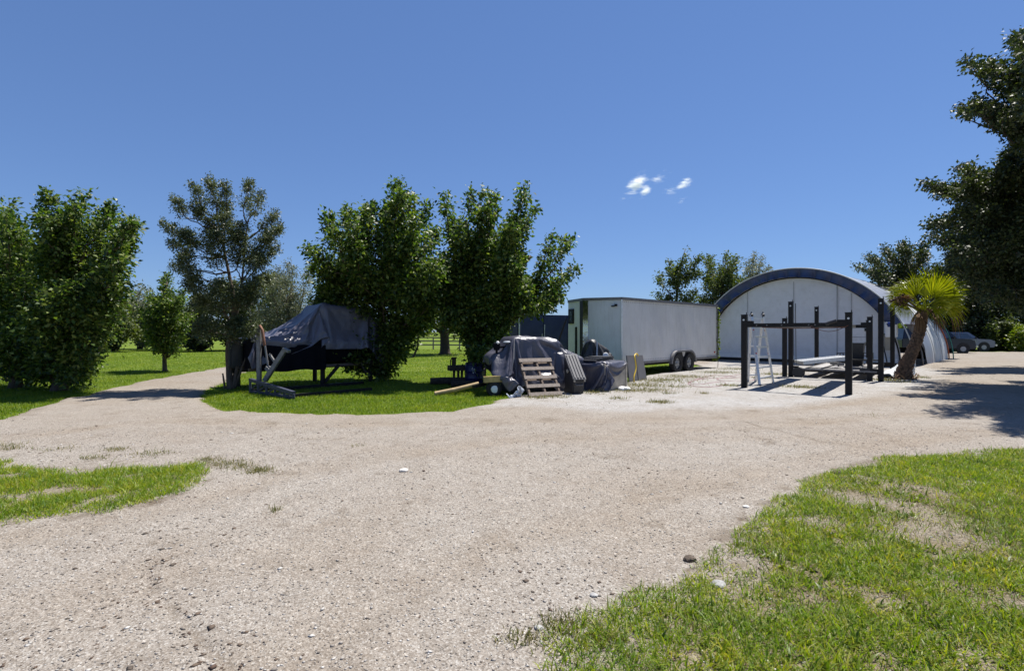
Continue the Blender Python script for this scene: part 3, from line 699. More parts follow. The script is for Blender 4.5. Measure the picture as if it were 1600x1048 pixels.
def nose(name, f0, f1, m, out=0., z0=TB, z1=TH):
    return MB().add([NP(f0, z0) - TS * out, NP(f1, z0) - TS * out, NP(f1, z1) - TS * out, NP(f0, z1) - TS * out], [(0, 1, 2, 3)]).build(name, m, t_)
nose('nose_panel', 0, .9, M['trailer_front']); nose('nose_panel', .9, 1, M['trailer_front'])
nose('nose_cap', .86, 1.0, M['chrome'], .03); nose('nose_cap', 1.0, 1.2, M['steel_black'], .03)
nose('nose_panel', 1, 2, M['white_panel'])
for z, hh, nm in ((TH + .03, .10, 'roof_rail'), (TB + .02, .09, 'floor_rail')):
    mb = MB()
    for p, q in ((NP(0, z), NP(1, z)), (NP(1, z), NP(2, z))): mb.bar(p, q, .06, hh)
    if z > 1: mb.bar(TP(-.005, -.015, z), TP(TL, -.015, z), .06, hh).bar(TP(TL, -.015, z), TP(TL, TW, z), .06, hh)
    mb.build(nm, M['alu_dull'], t_)
MB().bar(TP(-.005, -.015, TB + .02), TP(WS[0] - .53, -.015, TB + .02), .06, .09).build('side_sill', M['alu_dull'], t_)
MB().bar(TP(WS[1] + .53, -.015, TB + .02), TP(TL, -.015, TB + .02), .06, .09).build('side_sill', M['alu_dull'], t_)
MB().add([NP(0, TH), NP(1, TH), NP(2, TH)], [(0, 1, 2)]).build('nose_roof', M['white_panel'], t_)
MB().bar(TP(0, -.012, TB), TP(0, -.012, TH), .05, .05).build('corner_post', M['alu'], t_)
MB().bar(TP(TL, -.012, TB), TP(TL, -.012, TH), .07, .05).build('corner_post', M['alu_dull'], t_)
MB().bar(TP(-.3, .5, .42), TP(TL, .5, .42), .08, .16).bar(TP(-.3, TW - .5, .42), TP(TL, TW - .5, .42), .08, .16).bar(TP(TL - .1, 0, .4), TP(TL - .1, TW, .4), .08, .2).build('chassis', M['steel_black'], t_)
mb = MB()
for w in (.35, TW - .35): mb.bar(TP(-.35, w, .42), TP(-1.6, TW / 2, .46), .07, .1)
mb.build('hitch', M['steel_black'], t_); MB().cyl(TP(-1.2, TW / 2, 0), TP(-1.2, TW / 2, .95), .035).build('jack', M['alu_dull'], t_)
# wheels under a double arched fender
for w in (.0, TW - .0):
    sgn = -1 if w < 1 else 1
    for s in WS:
        wh = MB()
        c = TP(s, w, WR)
        ring = [(WR - .06, -.11), (WR - .015, -.105), (WR, -.06), (WR, .06), (WR - .015, .105), (WR - .06, .11), (.22, .09), (.22, -.09)]
        n = 28; vs = []; fs = []
        for k in range(n):
            a = 2 * math.pi * k / n
            for r, o_ in ring: vs.append(c + TS * (r * math.cos(a)) + Zv * (r * math.sin(a)) + TN * o_)
        for k in range(n):
            for q in range(len(ring)): fs.append((k * 8 + q, k * 8 + (q + 1) % 8, ((k + 1) % n) * 8 + (q + 1) % 8, ((k + 1) % n) * 8 + q))
        wo = wh.add(vs, fs).build('wheel', M['rubber'], t_, smooth='angle')
        nn = TN * (1 if w < 1 else -1)
        MB().tube([c + nn * .02, c + nn * .05, c + nn * .045], [.225, .21, .10], 20).tube([c + nn * .04, c + nn * .10], [.075, .055], 12).build('rim', M['rim'], wo, smooth='angle')
        mb = MB()
        for k in range(6):
            a = k * math.pi / 3; p = c + TS * .15 * math.cos(a) + Zv * .15 * math.sin(a); mb.cyl(p + nn * .044, p + nn * .056, .03, n=8)
        mb.build('rim_hole', M['steel_black'], wo)['kind'] = 'stuff'
def fprof(r):
    P = []
    for s, a0, a1 in ((WS[0], 180, 88), (WS[1], 92, 0)):
        for k in range(12):
            a = math.radians(a0 + (a1 - a0) * k / 11); P.append((s + r * math.cos(a), WR + r * math.sin(a)))
    return P
pi_, po = fprof(.46), fprof(.53); vs = []; fs = []
for (a, b_) in zip(pi_, po): vs += [TP(a[0], -.13, a[1]), TP(b_[0], -.13, b_[1]), TP(b_[0], .02, b_[1]), TP(a[0], .02, a[1])]
for k in range(len(pi_) - 1): fs += [(4 * k, 4 * k + 1, 4 * k + 5, 4 * k + 4), (4 * k + 1, 4 * k + 2, 4 * k + 6, 4 * k + 5), (4 * k + 3, 4 * k, 4 * k + 4, 4 * k + 7)]
MB().add(vs, fs).build('fender', M['alu_dull'], t_, smooth='angle')
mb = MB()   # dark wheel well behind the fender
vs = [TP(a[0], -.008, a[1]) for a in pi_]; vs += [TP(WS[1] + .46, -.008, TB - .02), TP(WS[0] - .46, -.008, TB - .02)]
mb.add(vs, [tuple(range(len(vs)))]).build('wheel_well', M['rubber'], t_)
mb = MB()
for k in range(62):
    for z in (TB + .13, TH - .09): mb.box(TP(.06 + k * .121, -.012, z), (.018, .012, .018), (TS, TN, Zv))
mb.build('rivets', M['alu_dull'], t_)['kind'] = 'stuff'
# front window, marker light
def nosebox(f0, f1, z0, z1, d, nm, m, par):
    a, b_ = NP(f0, 0), NP(f1, 0); u = b_ - a; L = np.linalg.norm(u); u /= L; nrm = np.cross(u, Zv); nrm = nrm if nrm @ TS < 0 else -nrm
    return MB().box((a + b_) / 2 + Zv * (z0 + z1) / 2 + nrm * d / 2, (L, d, z1 - z0), (u, nrm, Zv)).build(nm, m, par, bevel=.008)
wn = nosebox(1.60, 1.93, 1.98, 2.55, .05, 'window', M['steel_black'], t_)
nosebox(1.66, 1.80, 2.07, 2.46, .065, 'pane', M['glass'], wn)
nosebox(1.4, 1.47, .7, 1.85, .05, 'wiper_board', M['steel_black'], t_)
ml = nosebox(.10, .17, 2.58, 2.66, .12, 'marker_light', M['steel_black'], t_); nosebox(.17, .26, 2.57, 2.61, .05, 'light_arm', M['steel_black'], ml)
MB().box(TP(TL - .25, -.02, .75), (.07, .03, .07), (TS, TN, Zv)).build('marker_light', M['red'], t_)

# dark blue trailer parked behind it
bt = thing('blue_trailer', (.5, 22.6, 0), 'dark blue box trailer with double doors behind the silver trailer', 'trailer')
bA = W(811, 560, 22.0); bB = W(886, 560, 23.4)
bx = (bB - bA) * [1, 1, 0]; bl = np.linalg.norm(bx); bx /= bl; by = np.array((-bx[1], bx[0], 0))
def BP(a, w, z): return np.array([bA[0], bA[1], 0]) + bx * a + by * w + Zv * z
H2 = 2.44
MB().box(BP(bl / 2 + .1, 2.2, (.45 + H2) / 2), (bl + .3, 4.3, H2 - .45), (bx, by, Zv)).build('body', M['plastic_blue'], bt)
for k in (0, 1):
    dd = MB().box(BP(bl * (.25 + .5 * k), .03, (.5 + H2) / 2), (bl * .49, .05, H2 - .55), (bx, by, Zv)).build('door', mat('navy_door', (.04, .045, .11), .35, var=.25, scale=3), bt, bevel=.01)
    MB().cyl(BP(bl * (.46 + .05 * k), -.02, .7), BP(bl * (.46 + .05 * k), -.02, 2.0 if k else 1.6), .02).build('latch_bar', M['alu'], dd)
MB().bar(BP(bl * .95, -.15, 2.3), BP(bl * .72, -.3, 1.2), .05, .05).build('prop', M['steel_black'], bt)
MB().cyl(BP(0, -.02, .5), BP(0, -.02, H2), .03).build('corner_post', M['alu'], bt)
for w in (1.5, 2.4):
    for a in (-.02, bl + .2):
        MB().cyl(BP(a, w, .34), BP(a + .2, w, .34), .34, n=20).build('wheel', M['rubber'], bt)
MB().cyl(BP(bl * .5, -1.2, 0), BP(bl * .5, -1.2, .6), .04).bar(BP(bl * .2, 0, .45), BP(bl * .5, -1.3, .5), .08).bar(BP(bl * .8, 0, .45), BP(bl * .5, -1.3, .5), .08).build('hitch', M['steel_black'], bt)

# ---------------------------------------------------------------- four post car lifts
LX = np.array((.758, -.652, 0)); LY = np.array((.652, .758, 0))    # across, along
def post(mb, p, h, w=.15, d=.11, open_=1):
    p = np.array(p, float); t = .012
    mb.box(p + Zv * h / 2 - LY * d / 2, (w, t, h), (LX, LY, Zv))
    mb.box(p + Zv * h / 2 - LX * (w / 2 - t / 2), (t, d, h), (LX, LY, Zv)); mb.box(p + Zv * h / 2 + LX * (w / 2 - t / 2), (t, d, h), (LX, LY, Zv))
    return mb
def lift(name, o, label, H, beam_h, width, length, run=True):
    o = np.array([o[0], o[1], 0.]); root = thing(name, tuple(o), label, 'car lift')
    def L(a, b_, z): return o + LX * a + LY * b_ + Zv * z
    for a in (0, width):
        for b_ in (0, length):
            pm = post(MB(), L(a, b_, 0.012), H).build('post', M['steel_black'], root)
            MB().box(L(a, b_, .006), (.34, .30, .012), (LX, LY, Zv)).build('base_plate', M['steel_black'], pm)
            MB().box(L(a, b_, H + .02), (.17, .13, .016), (LX, LY, Zv)).cyl(L(a + .06, b_, H), L(a + .06, b_, H + .09), .012, n=8).build('cap', M['steel_black'], pm)
            MB().cyl(L(a, b_ - .064, H - .13), L(a, b_ - .072, H - .13), .028, n=10).build('bolt', M['alu'], pm)
    for b_ in (0, length):
        cb = MB().box(L(width / 2, b_, beam_h), (width - .14, .12, .11), (LX, LY, Zv)).build('crossbeam', M['steel_black'], root, bevel=.006)
        for a in (.14, width - .14):
            MB().box(L(a, b_, beam_h + .045), (.22, .15, .17), (LX, LY, Zv)).build('end_bracket', M['steel_black'], cb, bevel=.01)
        mb = MB()
        for a in (.35, .62, 1.0, width - .75, width - .45, width - .9): mb.cyl(L(a, b_ - .062, beam_h), L(a, b_ - .075, beam_h), .018, n=8)
        mb.build('bolts', M['alu_dull'], cb)['kind'] = 'stuff'
    for a in (.62, width - .62):
        mb = MB().box(L(a, length / 2, beam_h + .005), (.47, length - .15, .035), (LX, LY, Zv))
        for e in (-.225, .225): mb.box(L(a + e, length / 2, beam_h - .0), (.02, length - .15, .10), (LX, LY, Zv))
        mb.build('runway', M['steel_deck'], root)
    return root, L
FL = G(1163, 607)
r1, L1 = lift('car_lift', FL, 'black four post car lift with raised runways, nearest the driveway', 2.14, 1.85, 2.56, 4.92)
mb = MB().tube([L1(1.7 + .86 * k / 10, -.06, 1.83 - .16 * math.sin(math.pi * k / 10)) for k in range(11)], .008, 5)
mb.tube([L1(.5 + 2.0 * k / 10, -.08, 1.79 - .03 * math.sin(math.pi * k / 10)) for k in range(11)], .012, 5)
mb.build('cable', M['rust'], r1)
MB().tube([L1(2.30, -.05, 1.95), L1(2.15, -.05, 1.9), L1(2.05, -.06, 1.86)], .05, 8).build('hydraulic_hose', M['plastic_black'], r1)
FR2 = G(1376.5, 597); FL2 = FR2 - LX[:2] * 2.66
r2, L2 = lift('car_lift', FL2, 'taller black four post car lift with lowered deck against the shelter wall', 2.74, .30, 2.66, 4.9)
MB().box(L2(1.33, 2.45, .315), (.80, 4.6, .02), (LX, LY, Zv)).build('deck_tray', M['steel_deck'], r2)
MB().bar(L2(.1, -.08, .335), L2(2.56, -.08, .335), .03, .05).build('front_angle', M['alu_dull'], r2)
MB().tube([L2(.14, .05, 2.7), L2(.16, .05, .5)], .012, 5).build('cable', M['plastic_black'], r2)
MB().tube([L2(.25, -.1, .2), L2(.25, .1, .2)], .19, n=18).build('pulley_guard', M['plastic_black'], r2)
# ramp on the lowered deck
ra = thing('loading_ramp', tuple(L2(.4, .6, .33)), 'perforated aluminium loading ramp lying across the lowered lift deck', 'ramp')
c0 = W(1264, 578, 18.3); c1 = W(1322, 566, 17.9)
u = np.array((c1[0] - c0[0], c1[1] - c0[1], 0)); u = LX * .86 + LY * .5; u /= np.linalg.norm(u); v = np.cross(Zv, u)
oo = L2(.32, .45, .36)
tilt = .12
def RP(a, b_, z): return oo + u * a + v * b_ + Zv * (z + .17 + a * tilt)
plate = MB(); nx_, ny_ = 14, 5; hw_ = .17
for i in range(nx_ + 1): plate.bar(RP(1.55 * i / nx_, 0, .05), RP(1.55 * i / nx_, .85, .05), .055, .012)
for j in range(ny_ + 1): plate.bar(RP(0, .85 * j / ny_, .048), RP(1.55, .85 * j / ny_, .048), .05, .012)
plate.build('tread', M['alu'], ra)
for b_ in (0, .85): MB().bar(RP(0, b_, 0.0), RP(1.55, b_, 0.0), .03, .13).build('side_rail', M['alu'], ra)
MB().box(RP(.2, .43, -.1), (.3, .7, .05), (u, v, Zv)).build('foot', M['alu_dull'], ra); MB().box(RP(1.3, .43, -.2), (.2, .7, .1), (u, v, Zv)).build('foot', M['alu_dull'], ra)
mb = MB()
for i in range(nx_):
    for j in range(ny_): mb.ball(RP(1.55 * (i + .5) / nx_, .85 * (j + .5) / ny_, .045), .02, 6, 4, (1, 1, .4))
mb.build('grip_studs', M['alu'], ra)['kind'] = 'stuff'
# things lying on the deck
bn = thing('trash_bin', tuple(L2(1.7, 3.3, .33)), 'tall black plastic bin standing behind the front lift post', 'bin')
c = W(1339.5, 563, 20.0); c = np.array([c[0], c[1], .33])
def taper(mb, c, w0, w1, z0, z1, d0=None, d1=None):
    d0 = d0 or w0; d1 = d1 or w1; vs = []
    for w, d, z in ((w0, d0, z0), (w1, d1, z1)):
        for x, y in ((-1, -1), (1, -1), (1, 1), (-1, 1)): vs.append(c + LX * x * w / 2 + LY * y * d / 2 + Zv * z)
    return mb.add(vs, [(3, 2, 1, 0), (0, 1, 5, 4), (1, 2, 6, 5), (2, 3, 7, 6), (3, 0, 4, 7)])
taper(MB(), c, .36, .48, 0, .86).build('body', M['plastic_black'], bn)
mb = MB()
for e in (-1, 1): mb.box(c + LX * e * .245 + Zv * .87, (.035, .53, .05), (LX, LY, Zv)).box(c + LY * e * .245 + Zv * .87, (.455, .035, .05), (LX, LY, Zv))
mb.build('rim', M['plastic_black'], bn)
wr = thing('wire_rack', tuple(L2(1.2, 4.2, .33)), 'low black wire rack at the back of the lowered lift deck', 'rack')
for x0, x1, yy in ((1308, 1322, 560), (1349, 1364, 561)):
    for px in np.linspace(x0, x1, 4):
        MB().bar(W(px, yy, 19.6), W(px, 551, 19.6), .025).build('upright', M['steel_black'], wr)
    for py in (551.5, 556): MB().bar(W(x0, py, 19.6), W(x1, py, 19.6), .025).build('rail', M['steel_black'], wr)
MB().bar(W(1305, 561.5, 19.6), W(1366, 562.5, 19.6), .5, .05).build('tray', M['steel_black'], wr)
MB().bar(W(1310, 562, 19.6), W(1310, 574, 19.6), .04).bar(W(1362, 562, 19.6), W(1362, 574, 19.6), .04).build('leg', M['steel_black'], wr)
rg_ = MB()
for k in range(9): rg_.ball(W(1359 + rng.uniform(-3, 3), 561 + rng.uniform(-1, 0), 19.55), .07 * rng.uniform(.7, 1.2), 7, 5, (1.3, 1, .7))
tag(rg_.build('rag', M['plastic_white'], None, smooth=True), 'crumpled white rag on the wire rack beside the black bin', 'rag')
for (px, py, w_, d_, lab, mm) in ((1352, 577.5, .3, .12, 'small black tool case on the lowered lift deck', 'plastic_black'),):
    q = W(px, py, 16.9); tb = thing('tool_case', (q[0], q[1], .325), lab, 'tool case')
    MB().box((q[0], q[1], .385), (w_, .22, d_), (LX, LY, Zv)).build('body', M[mm], tb, bevel=.015); MB().tube([np.array((q[0], q[1], .445)) + LX * a + Zv * b_ for a, b_ in ((-.08, 0), (-.07, .04), (.07, .04), (.08, 0))], .01, 6).build('handle', M[mm], tb)
q = W(1340, 575.5, 17.3); mb = MB()
for k in range(5): mb.bar(np.array((q[0], q[1], .36 + .02 * k)) - LX * (.3 + .04 * k) + LY * (.04 * k), np.array((q[0], q[1], .36 + .02 * k)) + LX * .33 + LY * (.1 - .03 * k), .06, .02)
tag(mb.build('metal_strips', M['alu_dull']), 'loose pale metal strips lying on the lowered lift deck', 'metal strips')
# thin post by the wall
q = wallpt(1355.5, 560, .9); q[2] = 0
sp = thing('steel_post', tuple(q), 'thin black steel post standing alone before the shelter wall right of the bin', 'post')
post(MB(), q, 2.2, .10, .08).build('upright', M['steel_black'], sp); MB().box(q + Zv * 2.21, (.14, .12, .03), (LX, LY, Zv)).build('cap', M['steel_black'], sp)
MB().box(q + Zv * .01, (.2, .2, .02), (LX, LY, Zv)).build('base_plate', M['steel_black'], sp)

# ---------------------------------------------------------------- stepladder
ldr = thing('stepladder', (7.4, 15.3, 0), 'aluminium folding ladder standing open behind the left front lift post', 'ladder')
def gp(px, py): g_ = G(px, py); return np.array([g_[0], g_[1], 0.])
f0, f1 = gp(1187, 604), gp(1208.5, 600)
t0, t1 = W(1174, 491.5, 15.75), W(1192, 491.5, 15.9)
b0, b1 = gp(1168.5, 597.5), gp(1180.5, 597)
for a, b_, tt in ((f0, f1, (t0, t1)), (b0, b1, (t0, t1))):
    for p, q in ((a, tt[0]), (b_, tt[1])):
        rail = MB().bar(p, q, .075, .045).build('rail', M['alu'], ldr, bevel=.004)
        MB().box(p + Zv * .035, (.07, .05, .07)).build('foot', M['plastic_black'], rail)
    for k in range(6):
        f = .03 + .85 * (k + .6) / 6
        st = MB().bar(a + (tt[0] - a) * f, b_ + (tt[1] - b_) * f, .06, .045).build('rung', M['alu'], ldr)
for p in (t0, t1):
    MB().cyl(p + np.array((-.03, 0, -.02)), p + np.array((.03, 0, -.02)), .06, n=12).bar(p, p + Zv * .09, .03).build('hinge', M['plastic_black'], ldr)
for k in (.45, .78):
    for p, q in ((f0, t0), (f1, t1)): MB().box(p + (q - p) * k, (.045, .05, .05)).build('lock', M['red'], ldr)
MB().bar(t0 - Zv * .12, t1 - Zv * .12, .06, .03).build('rung', M['alu'], ldr)
def tarp(key): return DRAPED[key]
def drape(name, key, o, ax, ay, m, parent, zs=1.0):
    A = tarp(key); Pw = np.array(o)[None, None] + A[..., :1] * ax + A[..., 1:2] * ay + A[..., 2:] * Zv * zs
    ob = MB().grid(Pw).build(name, m, parent, smooth=True)
    md = ob.modifiers.new('sub', 'SUBSURF'); md.levels = 1; md.render_levels = 1
    sd = ob.modifiers.new('thick', 'SOLIDIFY'); sd.thickness = .006
    return ob

# ---------------------------------------------------------------- boat under a tarp on its lift frame
BO = np.array((-7.25, 14.1, 0)); BX = np.array((.73, .68, 0)); BX = BX / np.linalg.norm(BX); BY = np.array((-BX[1], BX[0], 0))
def B(u, v, z): return BO + BX * u + BY * v + Zv * z
boat = thing('covered_boat', tuple(B(2, .95, 0)), 'small dark hulled boat under a draped navy tarp on a lift frame', 'boat')
secs = []
for k in range(15):
    u = -.05 + 4.9 * k / 14; f = k / 14
    hw = .92 * (1 - max(0, f - .55) ** 2 * 4.6); sheer = 1.46 - .12 * math.sin(f * math.pi) + .14 * f * f; keel = .48 + .02 * f + .7 * max(0, f - .72) ** 1.5
    chine = keel + .16 + .30 * f * f
    row = [B(u, .95 - hw, sheer), B(u, .95 - hw * .97, sheer - .10), B(u, .95 - hw * (.9 - .2 * f), chine), B(u, .95, keel), B(u, .95 + hw * (.9 - .2 * f), chine), B(u, .95 + hw * .97, sheer - .1), B(u, .95 + hw, sheer)]
    secs.append(row)
mb = MB().grid(secs); mb.add(secs[0], [tuple(range(7))]); mb.add(secs[-1], [tuple(range(6, -1, -1))])
mb.add([s[0] for s in secs] + [s[-1] for s in secs], [(i, i + 1, 15 + i + 1, 15 + i) for i in range(14)])
mb.build('hull', M['hull'], boat, smooth='angle')
MB().tube([s[1] + np.array((.02, -.03, .05)) for s in secs[:6]], .03, 8).build('rub_rail', M['alu_dull'], boat, smooth=True)
MB().box(B(2.9, .95, 1.85), (1.5, 1.1, .9), (BX, BY, Zv)).build('console', M['hull'], boat)
mb = MB().box(B(-.25, .95, 1.0), (.35, .42, .75), (BX, BY, Zv)).box(B(-.22, .95, .5), (.14, .1, .5), (BX, BY, Zv)); mb.build('outboard_motor', M['plastic_black'], boat, bevel=.05)
drape('tarp', 'boat', BO, BX, BY, M['tarp_silver'], boat)
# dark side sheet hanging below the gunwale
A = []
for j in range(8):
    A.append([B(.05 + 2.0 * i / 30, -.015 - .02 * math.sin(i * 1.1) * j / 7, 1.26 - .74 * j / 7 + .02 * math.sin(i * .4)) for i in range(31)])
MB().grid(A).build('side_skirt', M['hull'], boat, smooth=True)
bl_ = thing('boat_lift', tuple(B(.3, -.3, 0)), 'grey metal boat lift with leaning arms and a low truss base under the boat', 'boat lift')
pn = W(405, 605, 14.1); pn[2] = .12
MB().bar(pn, W(404.5, 509, 14.1), .11, .11).build('post', M['alu_dull'], bl_, bevel=.01)
MB().tube([W(406, 508, 14.0), W(410, 516, 13.95), W(413, 538, 13.95), W(414, 541, 13.95)], [.03, .04, .04, .025], 8).build('spring_arm', M['rust'], bl_, smooth=True)
MB().tube([W(414, 540, 13.95), W(419, 573, 13.9)], .028, 8).build('lower_rod', M['alu_dull'], bl_)
MB().bar(W(413.5, 595, 13.8), W(447, 544, 13.75), .12, .12).build('diagonal_arm', M['alu_dull'], bl_, bevel=.01)
MB().bar(W(421, 553, 13.9), W(431, 568, 13.85), .05).bar(W(418, 574, 13.85), W(424, 580, 13.8), .16, .1).bar(W(443, 545, 13.7), W(452, 549, 13.6), .10, .07).build('brace', M['alu_dull'], bl_)
qa, qb = G(391, 613.5), G(459, 624)
qa = np.array([*qa, 0.]); qb = np.array([*qb, 0.]); du = (qb - qa) / np.linalg.norm(qb - qa)
mb = MB().bar(qa + Zv * .04, qb + Zv * .04, .08, .07).bar(qa + Zv * .36, qa + (qb - qa) * 1.0 + Zv * .16, .09, .08)
for k in range(6):
    f = k / 5; mb.bar(qa + (qb - qa) * f + Zv * .05, qa + (qb - qa) * f + Zv * (.34 - .2 * f), .05)
    if k < 5: mb.bar(qa + (qb - qa) * f + Zv * .06, qa + (qb - qa) * (f + .2) + Zv * (.34 - .2 * (f + .2)), .035)
mb.build('base_truss', mat('frame_blue', (.045, .05, .085), .5, .1, var=.2, scale=8), bl_)
MB().bar(qa + Zv * .05, qa + BX * 3.3 + Zv * .05, .09, .09).bar(qa + du * 1.9 + Zv * .05, qa + du * 1.9 + BX * 2.3 + Zv * .05, .09, .09).build('base_rail', M['steel_black'], bl_)
for u, v in ((-.02, 1.5), (2.0, .1), (2.35, 1.6), (3.7, .3)):
    MB().bar(B(u, v, 0), B(u, v, .62 if u < 3 else .7), .11, .11).build('leg', M['steel_black'], bl_)
MB().bar(B(2.05, .1, .1), B(2.5, .05, .62), .09).build('brace', M['steel_black'], bl_)
MB().bar(B(-.05, .3, .58), B(3.8, .3, .62), .10, .08).bar(B(-.05, 1.6, .58), B(3.8, 1.6, .62), .10, .08).build('bunk', M['wood_inner'], bl_)

# ---------------------------------------------------------------- tarped heap with the things round it
PO = np.array((-.41, 12.85, 0)); PX = np.array((.932, .362, 0)); PY = np.array((-PX[1], PX[0], 0))
def Q(u, v, z): return PO + PX * u + PY * v + Zv * z
heap = thing('tarped_heap', tuple(Q(1.4, .8, 0)), 'broad heap of stored things under a wrinkled black tarp behind the wooden pallet', 'tarp heap')
drape('tarp', 'heap', PO, PX, PY, M['tarp_navy'], heap)
MB().box(Q(1.3, .9, .7), (1.4, .8, 1.38), (PX, PY, Zv)).box(Q(2.4, .9, .45), (.75, .7, .8), (PX, PY, Zv)).build('crates', M['plastic_black'], heap)
for k, (u0, v0, u1, v1, zz) in enumerate(((.62, .30, .35, -.12, .55), (2.05, .38, 2.25, -.05, .45))):
    MB().tube([Q(u0, v0, 1.5 - .35 * k), Q((u0 + u1) / 2, (v0 + v1) / 2 - .1, .95), Q(u1, v1, zz)], .010, 5).build('cord', M['alu_dull'], heap)
# pallet, leaning back on the heap
pw, ph_ = .93, 1.16; po_ = np.array((*G(826, 622), 0.)) ; up = PY * .60 + Zv * .80; nr = np.cross(PX, up)   # nr points to the viewer
if nr[1] > 0: nr = -nr
pal = thing('wooden_pallet', tuple(po_), 'weathered wooden pallet leaning against the tarped heap', 'pallet')
def PP(a, b_, c_): return po_ + PX * a + up * b_ + nr * c_
first = None
for k in range(5):
    b_ = .06 + (ph_ - .12) * k / 4 + rng.uniform(-.008, .008)
    w_ = .115 if k in (0, 4) else .10
    o = MB().box(PP(pw / 2 + rng.uniform(-.008, .008), b_, .055), (pw + rng.uniform(-.01, .015), w_, .02), (PX, up, nr)).build('board', M['wood'], pal, bevel=.003)
for a in (.045, pw * .52, pw - .045): MB().box(PP(a, ph_ / 2, 0.0), (.05, ph_, .088), (PX, up, nr)).build('stringer', M['wood_inner'], pal, bevel=.003)
for k in range(3): MB().box(PP(pw / 2, .06 + (ph_ - .12) * k / 2, -.055), (pw, .09, .018), (PX, up, nr)).build('board', M['wood_inner'], pal, bevel=.003)
# ribbed tote with a sloping lid
to = np.array((*G(895.5, 618), 0.)); tote = thing('lidded_tote', tuple(to), 'black wheeled tote with a ribbed grey sloping lid right of the pallet', 'tote')
def TQ(a, b_, z): return to + PX * a + PY * b_ + Zv * z
tw = .36
MB().slab([(.05, 0), (0, .40), (.50, 1.0), (.58, .9), (.5, 0)], to, PY, Zv, PX, 0.02, tw - .02).build('body', M['plastic_black'], tote, bevel=.02)
sl = (PY * .5 + Zv * .6); sl /= np.linalg.norm(sl); sn = np.cross(PX, sl); sn = sn if sn[2] > 0 else -sn
lid = MB().box(TQ(tw / 2, .25, .715) + sn * .02, (tw + .02, .84, .045), (PX, sl, sn)).build('lid', M['plastic_grey'], tote, bevel=.012)
for k in range(4): MB().box(TQ(.05 + (tw - .1) * k / 3, .25, .715) + sn * .05, (.05, .76, .022), (PX, sl, sn)).build('rib', M['plastic_grey'], lid, bevel=.006)
for a in (.03, tw - .03): MB().box(TQ(a, -.02, .40), (.05, .03, .09), (PX, PY, Zv)).build('latch', M['tan_box'], tote, bevel=.006)
MB().tube([TQ(.08, .01, .3), TQ(.08, -.03, .27), TQ(tw - .08, -.03, .27), TQ(tw - .08, .01, .3)], .018, 6).build('handle', M['plastic_grey'], tote)
MB().cyl(TQ(-.005, .3, .62), TQ(-.02, .3, .62), .05, n=12).build('latch', M['tan_box'], tote)
for a in (.05, tw - .05): MB().cyl(TQ(a - .02, .5, .08), TQ(a + .02, .5, .08), .08).build('wheel', M['rubber'], tote)
# plywood crate under a smaller tarp
co = np.array((*G(945, 613.5), 0.)); CX = np.array((.66, .751, 0)); CY = np.array((-.751, .66, 0))
crate = thing('plywood_crate', tuple(co), 'plywood crate half covered by a dark blue tarp right of the tote', 'crate')
def CQ(u, v, z): return co + CX * u + CY * v + Zv * z
MB().box(CQ(.6, .45, .39), (1.2, .9, .78), (CX, CY, Zv)).build('box', M['ply'], crate, bevel=.006)
for u in (.02, 1.18): MB().box(CQ(u, -.012, .39), (.07, .022, .76), (CX, CY, Zv)).build('batten', M['ply'], crate)
drape('tarp', 'crate', co, CX, CY, M['tarp_navy'], crate)
# flat black things on top, round white float
fl = thing('folded_mat', tuple(CQ(.3, .55, .84)), 'folded black mat lying on the tarped plywood crate', 'mat')
for k in range(4): MB().box(CQ(.35 + .06 * k, .55 - .03 * k, .86 + .03 * k), (.75 - .08 * k, .55, .028), (CX, CY, Zv)).build('fold', M['tarp_black'] if k % 2 else M['plastic_grey'], fl, bevel=.01)
wb = W(946, 555, 14.7); wf = thing('round_lamp', tuple(wb - Zv * .1), 'round white lamp head standing on the black mat over the crate', 'lamp')
MB().tube([wb + np.array((0, -.05, 0)), wb + np.array((0, -.03, 0)), wb + np.array((0, .05, 0))], [.075, .085, .04], 16).build('head', M['plastic_white'], wf, smooth='angle')
MB().cyl(wb - Zv * .18, wb - Zv * .05, .02, n=8).build('stem', M['plastic_black'], wf)
# black covered grill behind
go_ = np.array((*W(921, 560, 15.9)[:2], 0.)); grill = thing('covered_grill', tuple(go_), 'peaked black cover over a grill before the front of the silver trailer', 'grill cover')
drape('cover', 'grill', go_, PX, PY, M['tarp_black'], grill, 1.06)
MB().box(go_ + PX * .45 + PY * .25 + Zv * .4, (.8, .4, .76), (PX, PY, Zv)).build('grill_body', M['plastic_black'], grill)
MB().bar(go_ + PX * .22 - PY * .1 + Zv * 1.36, go_ + PX * .14 - PY * .22 + Zv * .9, .03, .01).build('strap', M['tarp_grey'], grill)
# two grey boards against the trailer, yellow cord over them
bds = [thing('leaning_board', tuple(np.array((*G(px, 597.5), 0.))), lab, 'board') for px, lab in ((981, 'dark grey board leaning on the trailer, left of the yellow cord'), (994, 'dark grey board leaning on the trailer, right of the yellow cord'))]
for ob, (x0, x1, y1, tx0, tx1) in zip(bds, ((983, 996.5, 597, 978.5, 992), (997.5, 1010.5, 595.5, 992.5, 1003.5))):
    a, b_ = np.array((*G(x0, y1), 0.)), np.array((*G(x1, y1 - 1.2), 0.)); top0 = W(tx0, 555.5, a[1] + .32); top1 = W(tx1, 554.8, b_[1] + .32)
    n_ = np.cross(b_ - a, top0 - a); n_ /= np.linalg.norm(n_); n_ = n_ * .02
    MB().add([a - n_, b_ - n_, top1 - n_, top0 - n_, a + n_, b_ + n_, top1 + n_, top0 + n_], [(3, 2, 1, 0), (4, 5, 6, 7), (0, 1, 5, 4), (1, 2, 6, 5), (2, 3, 7, 6), (3, 0, 4, 7)]).build('panel', M['board_grey'], ob, bevel=.004)
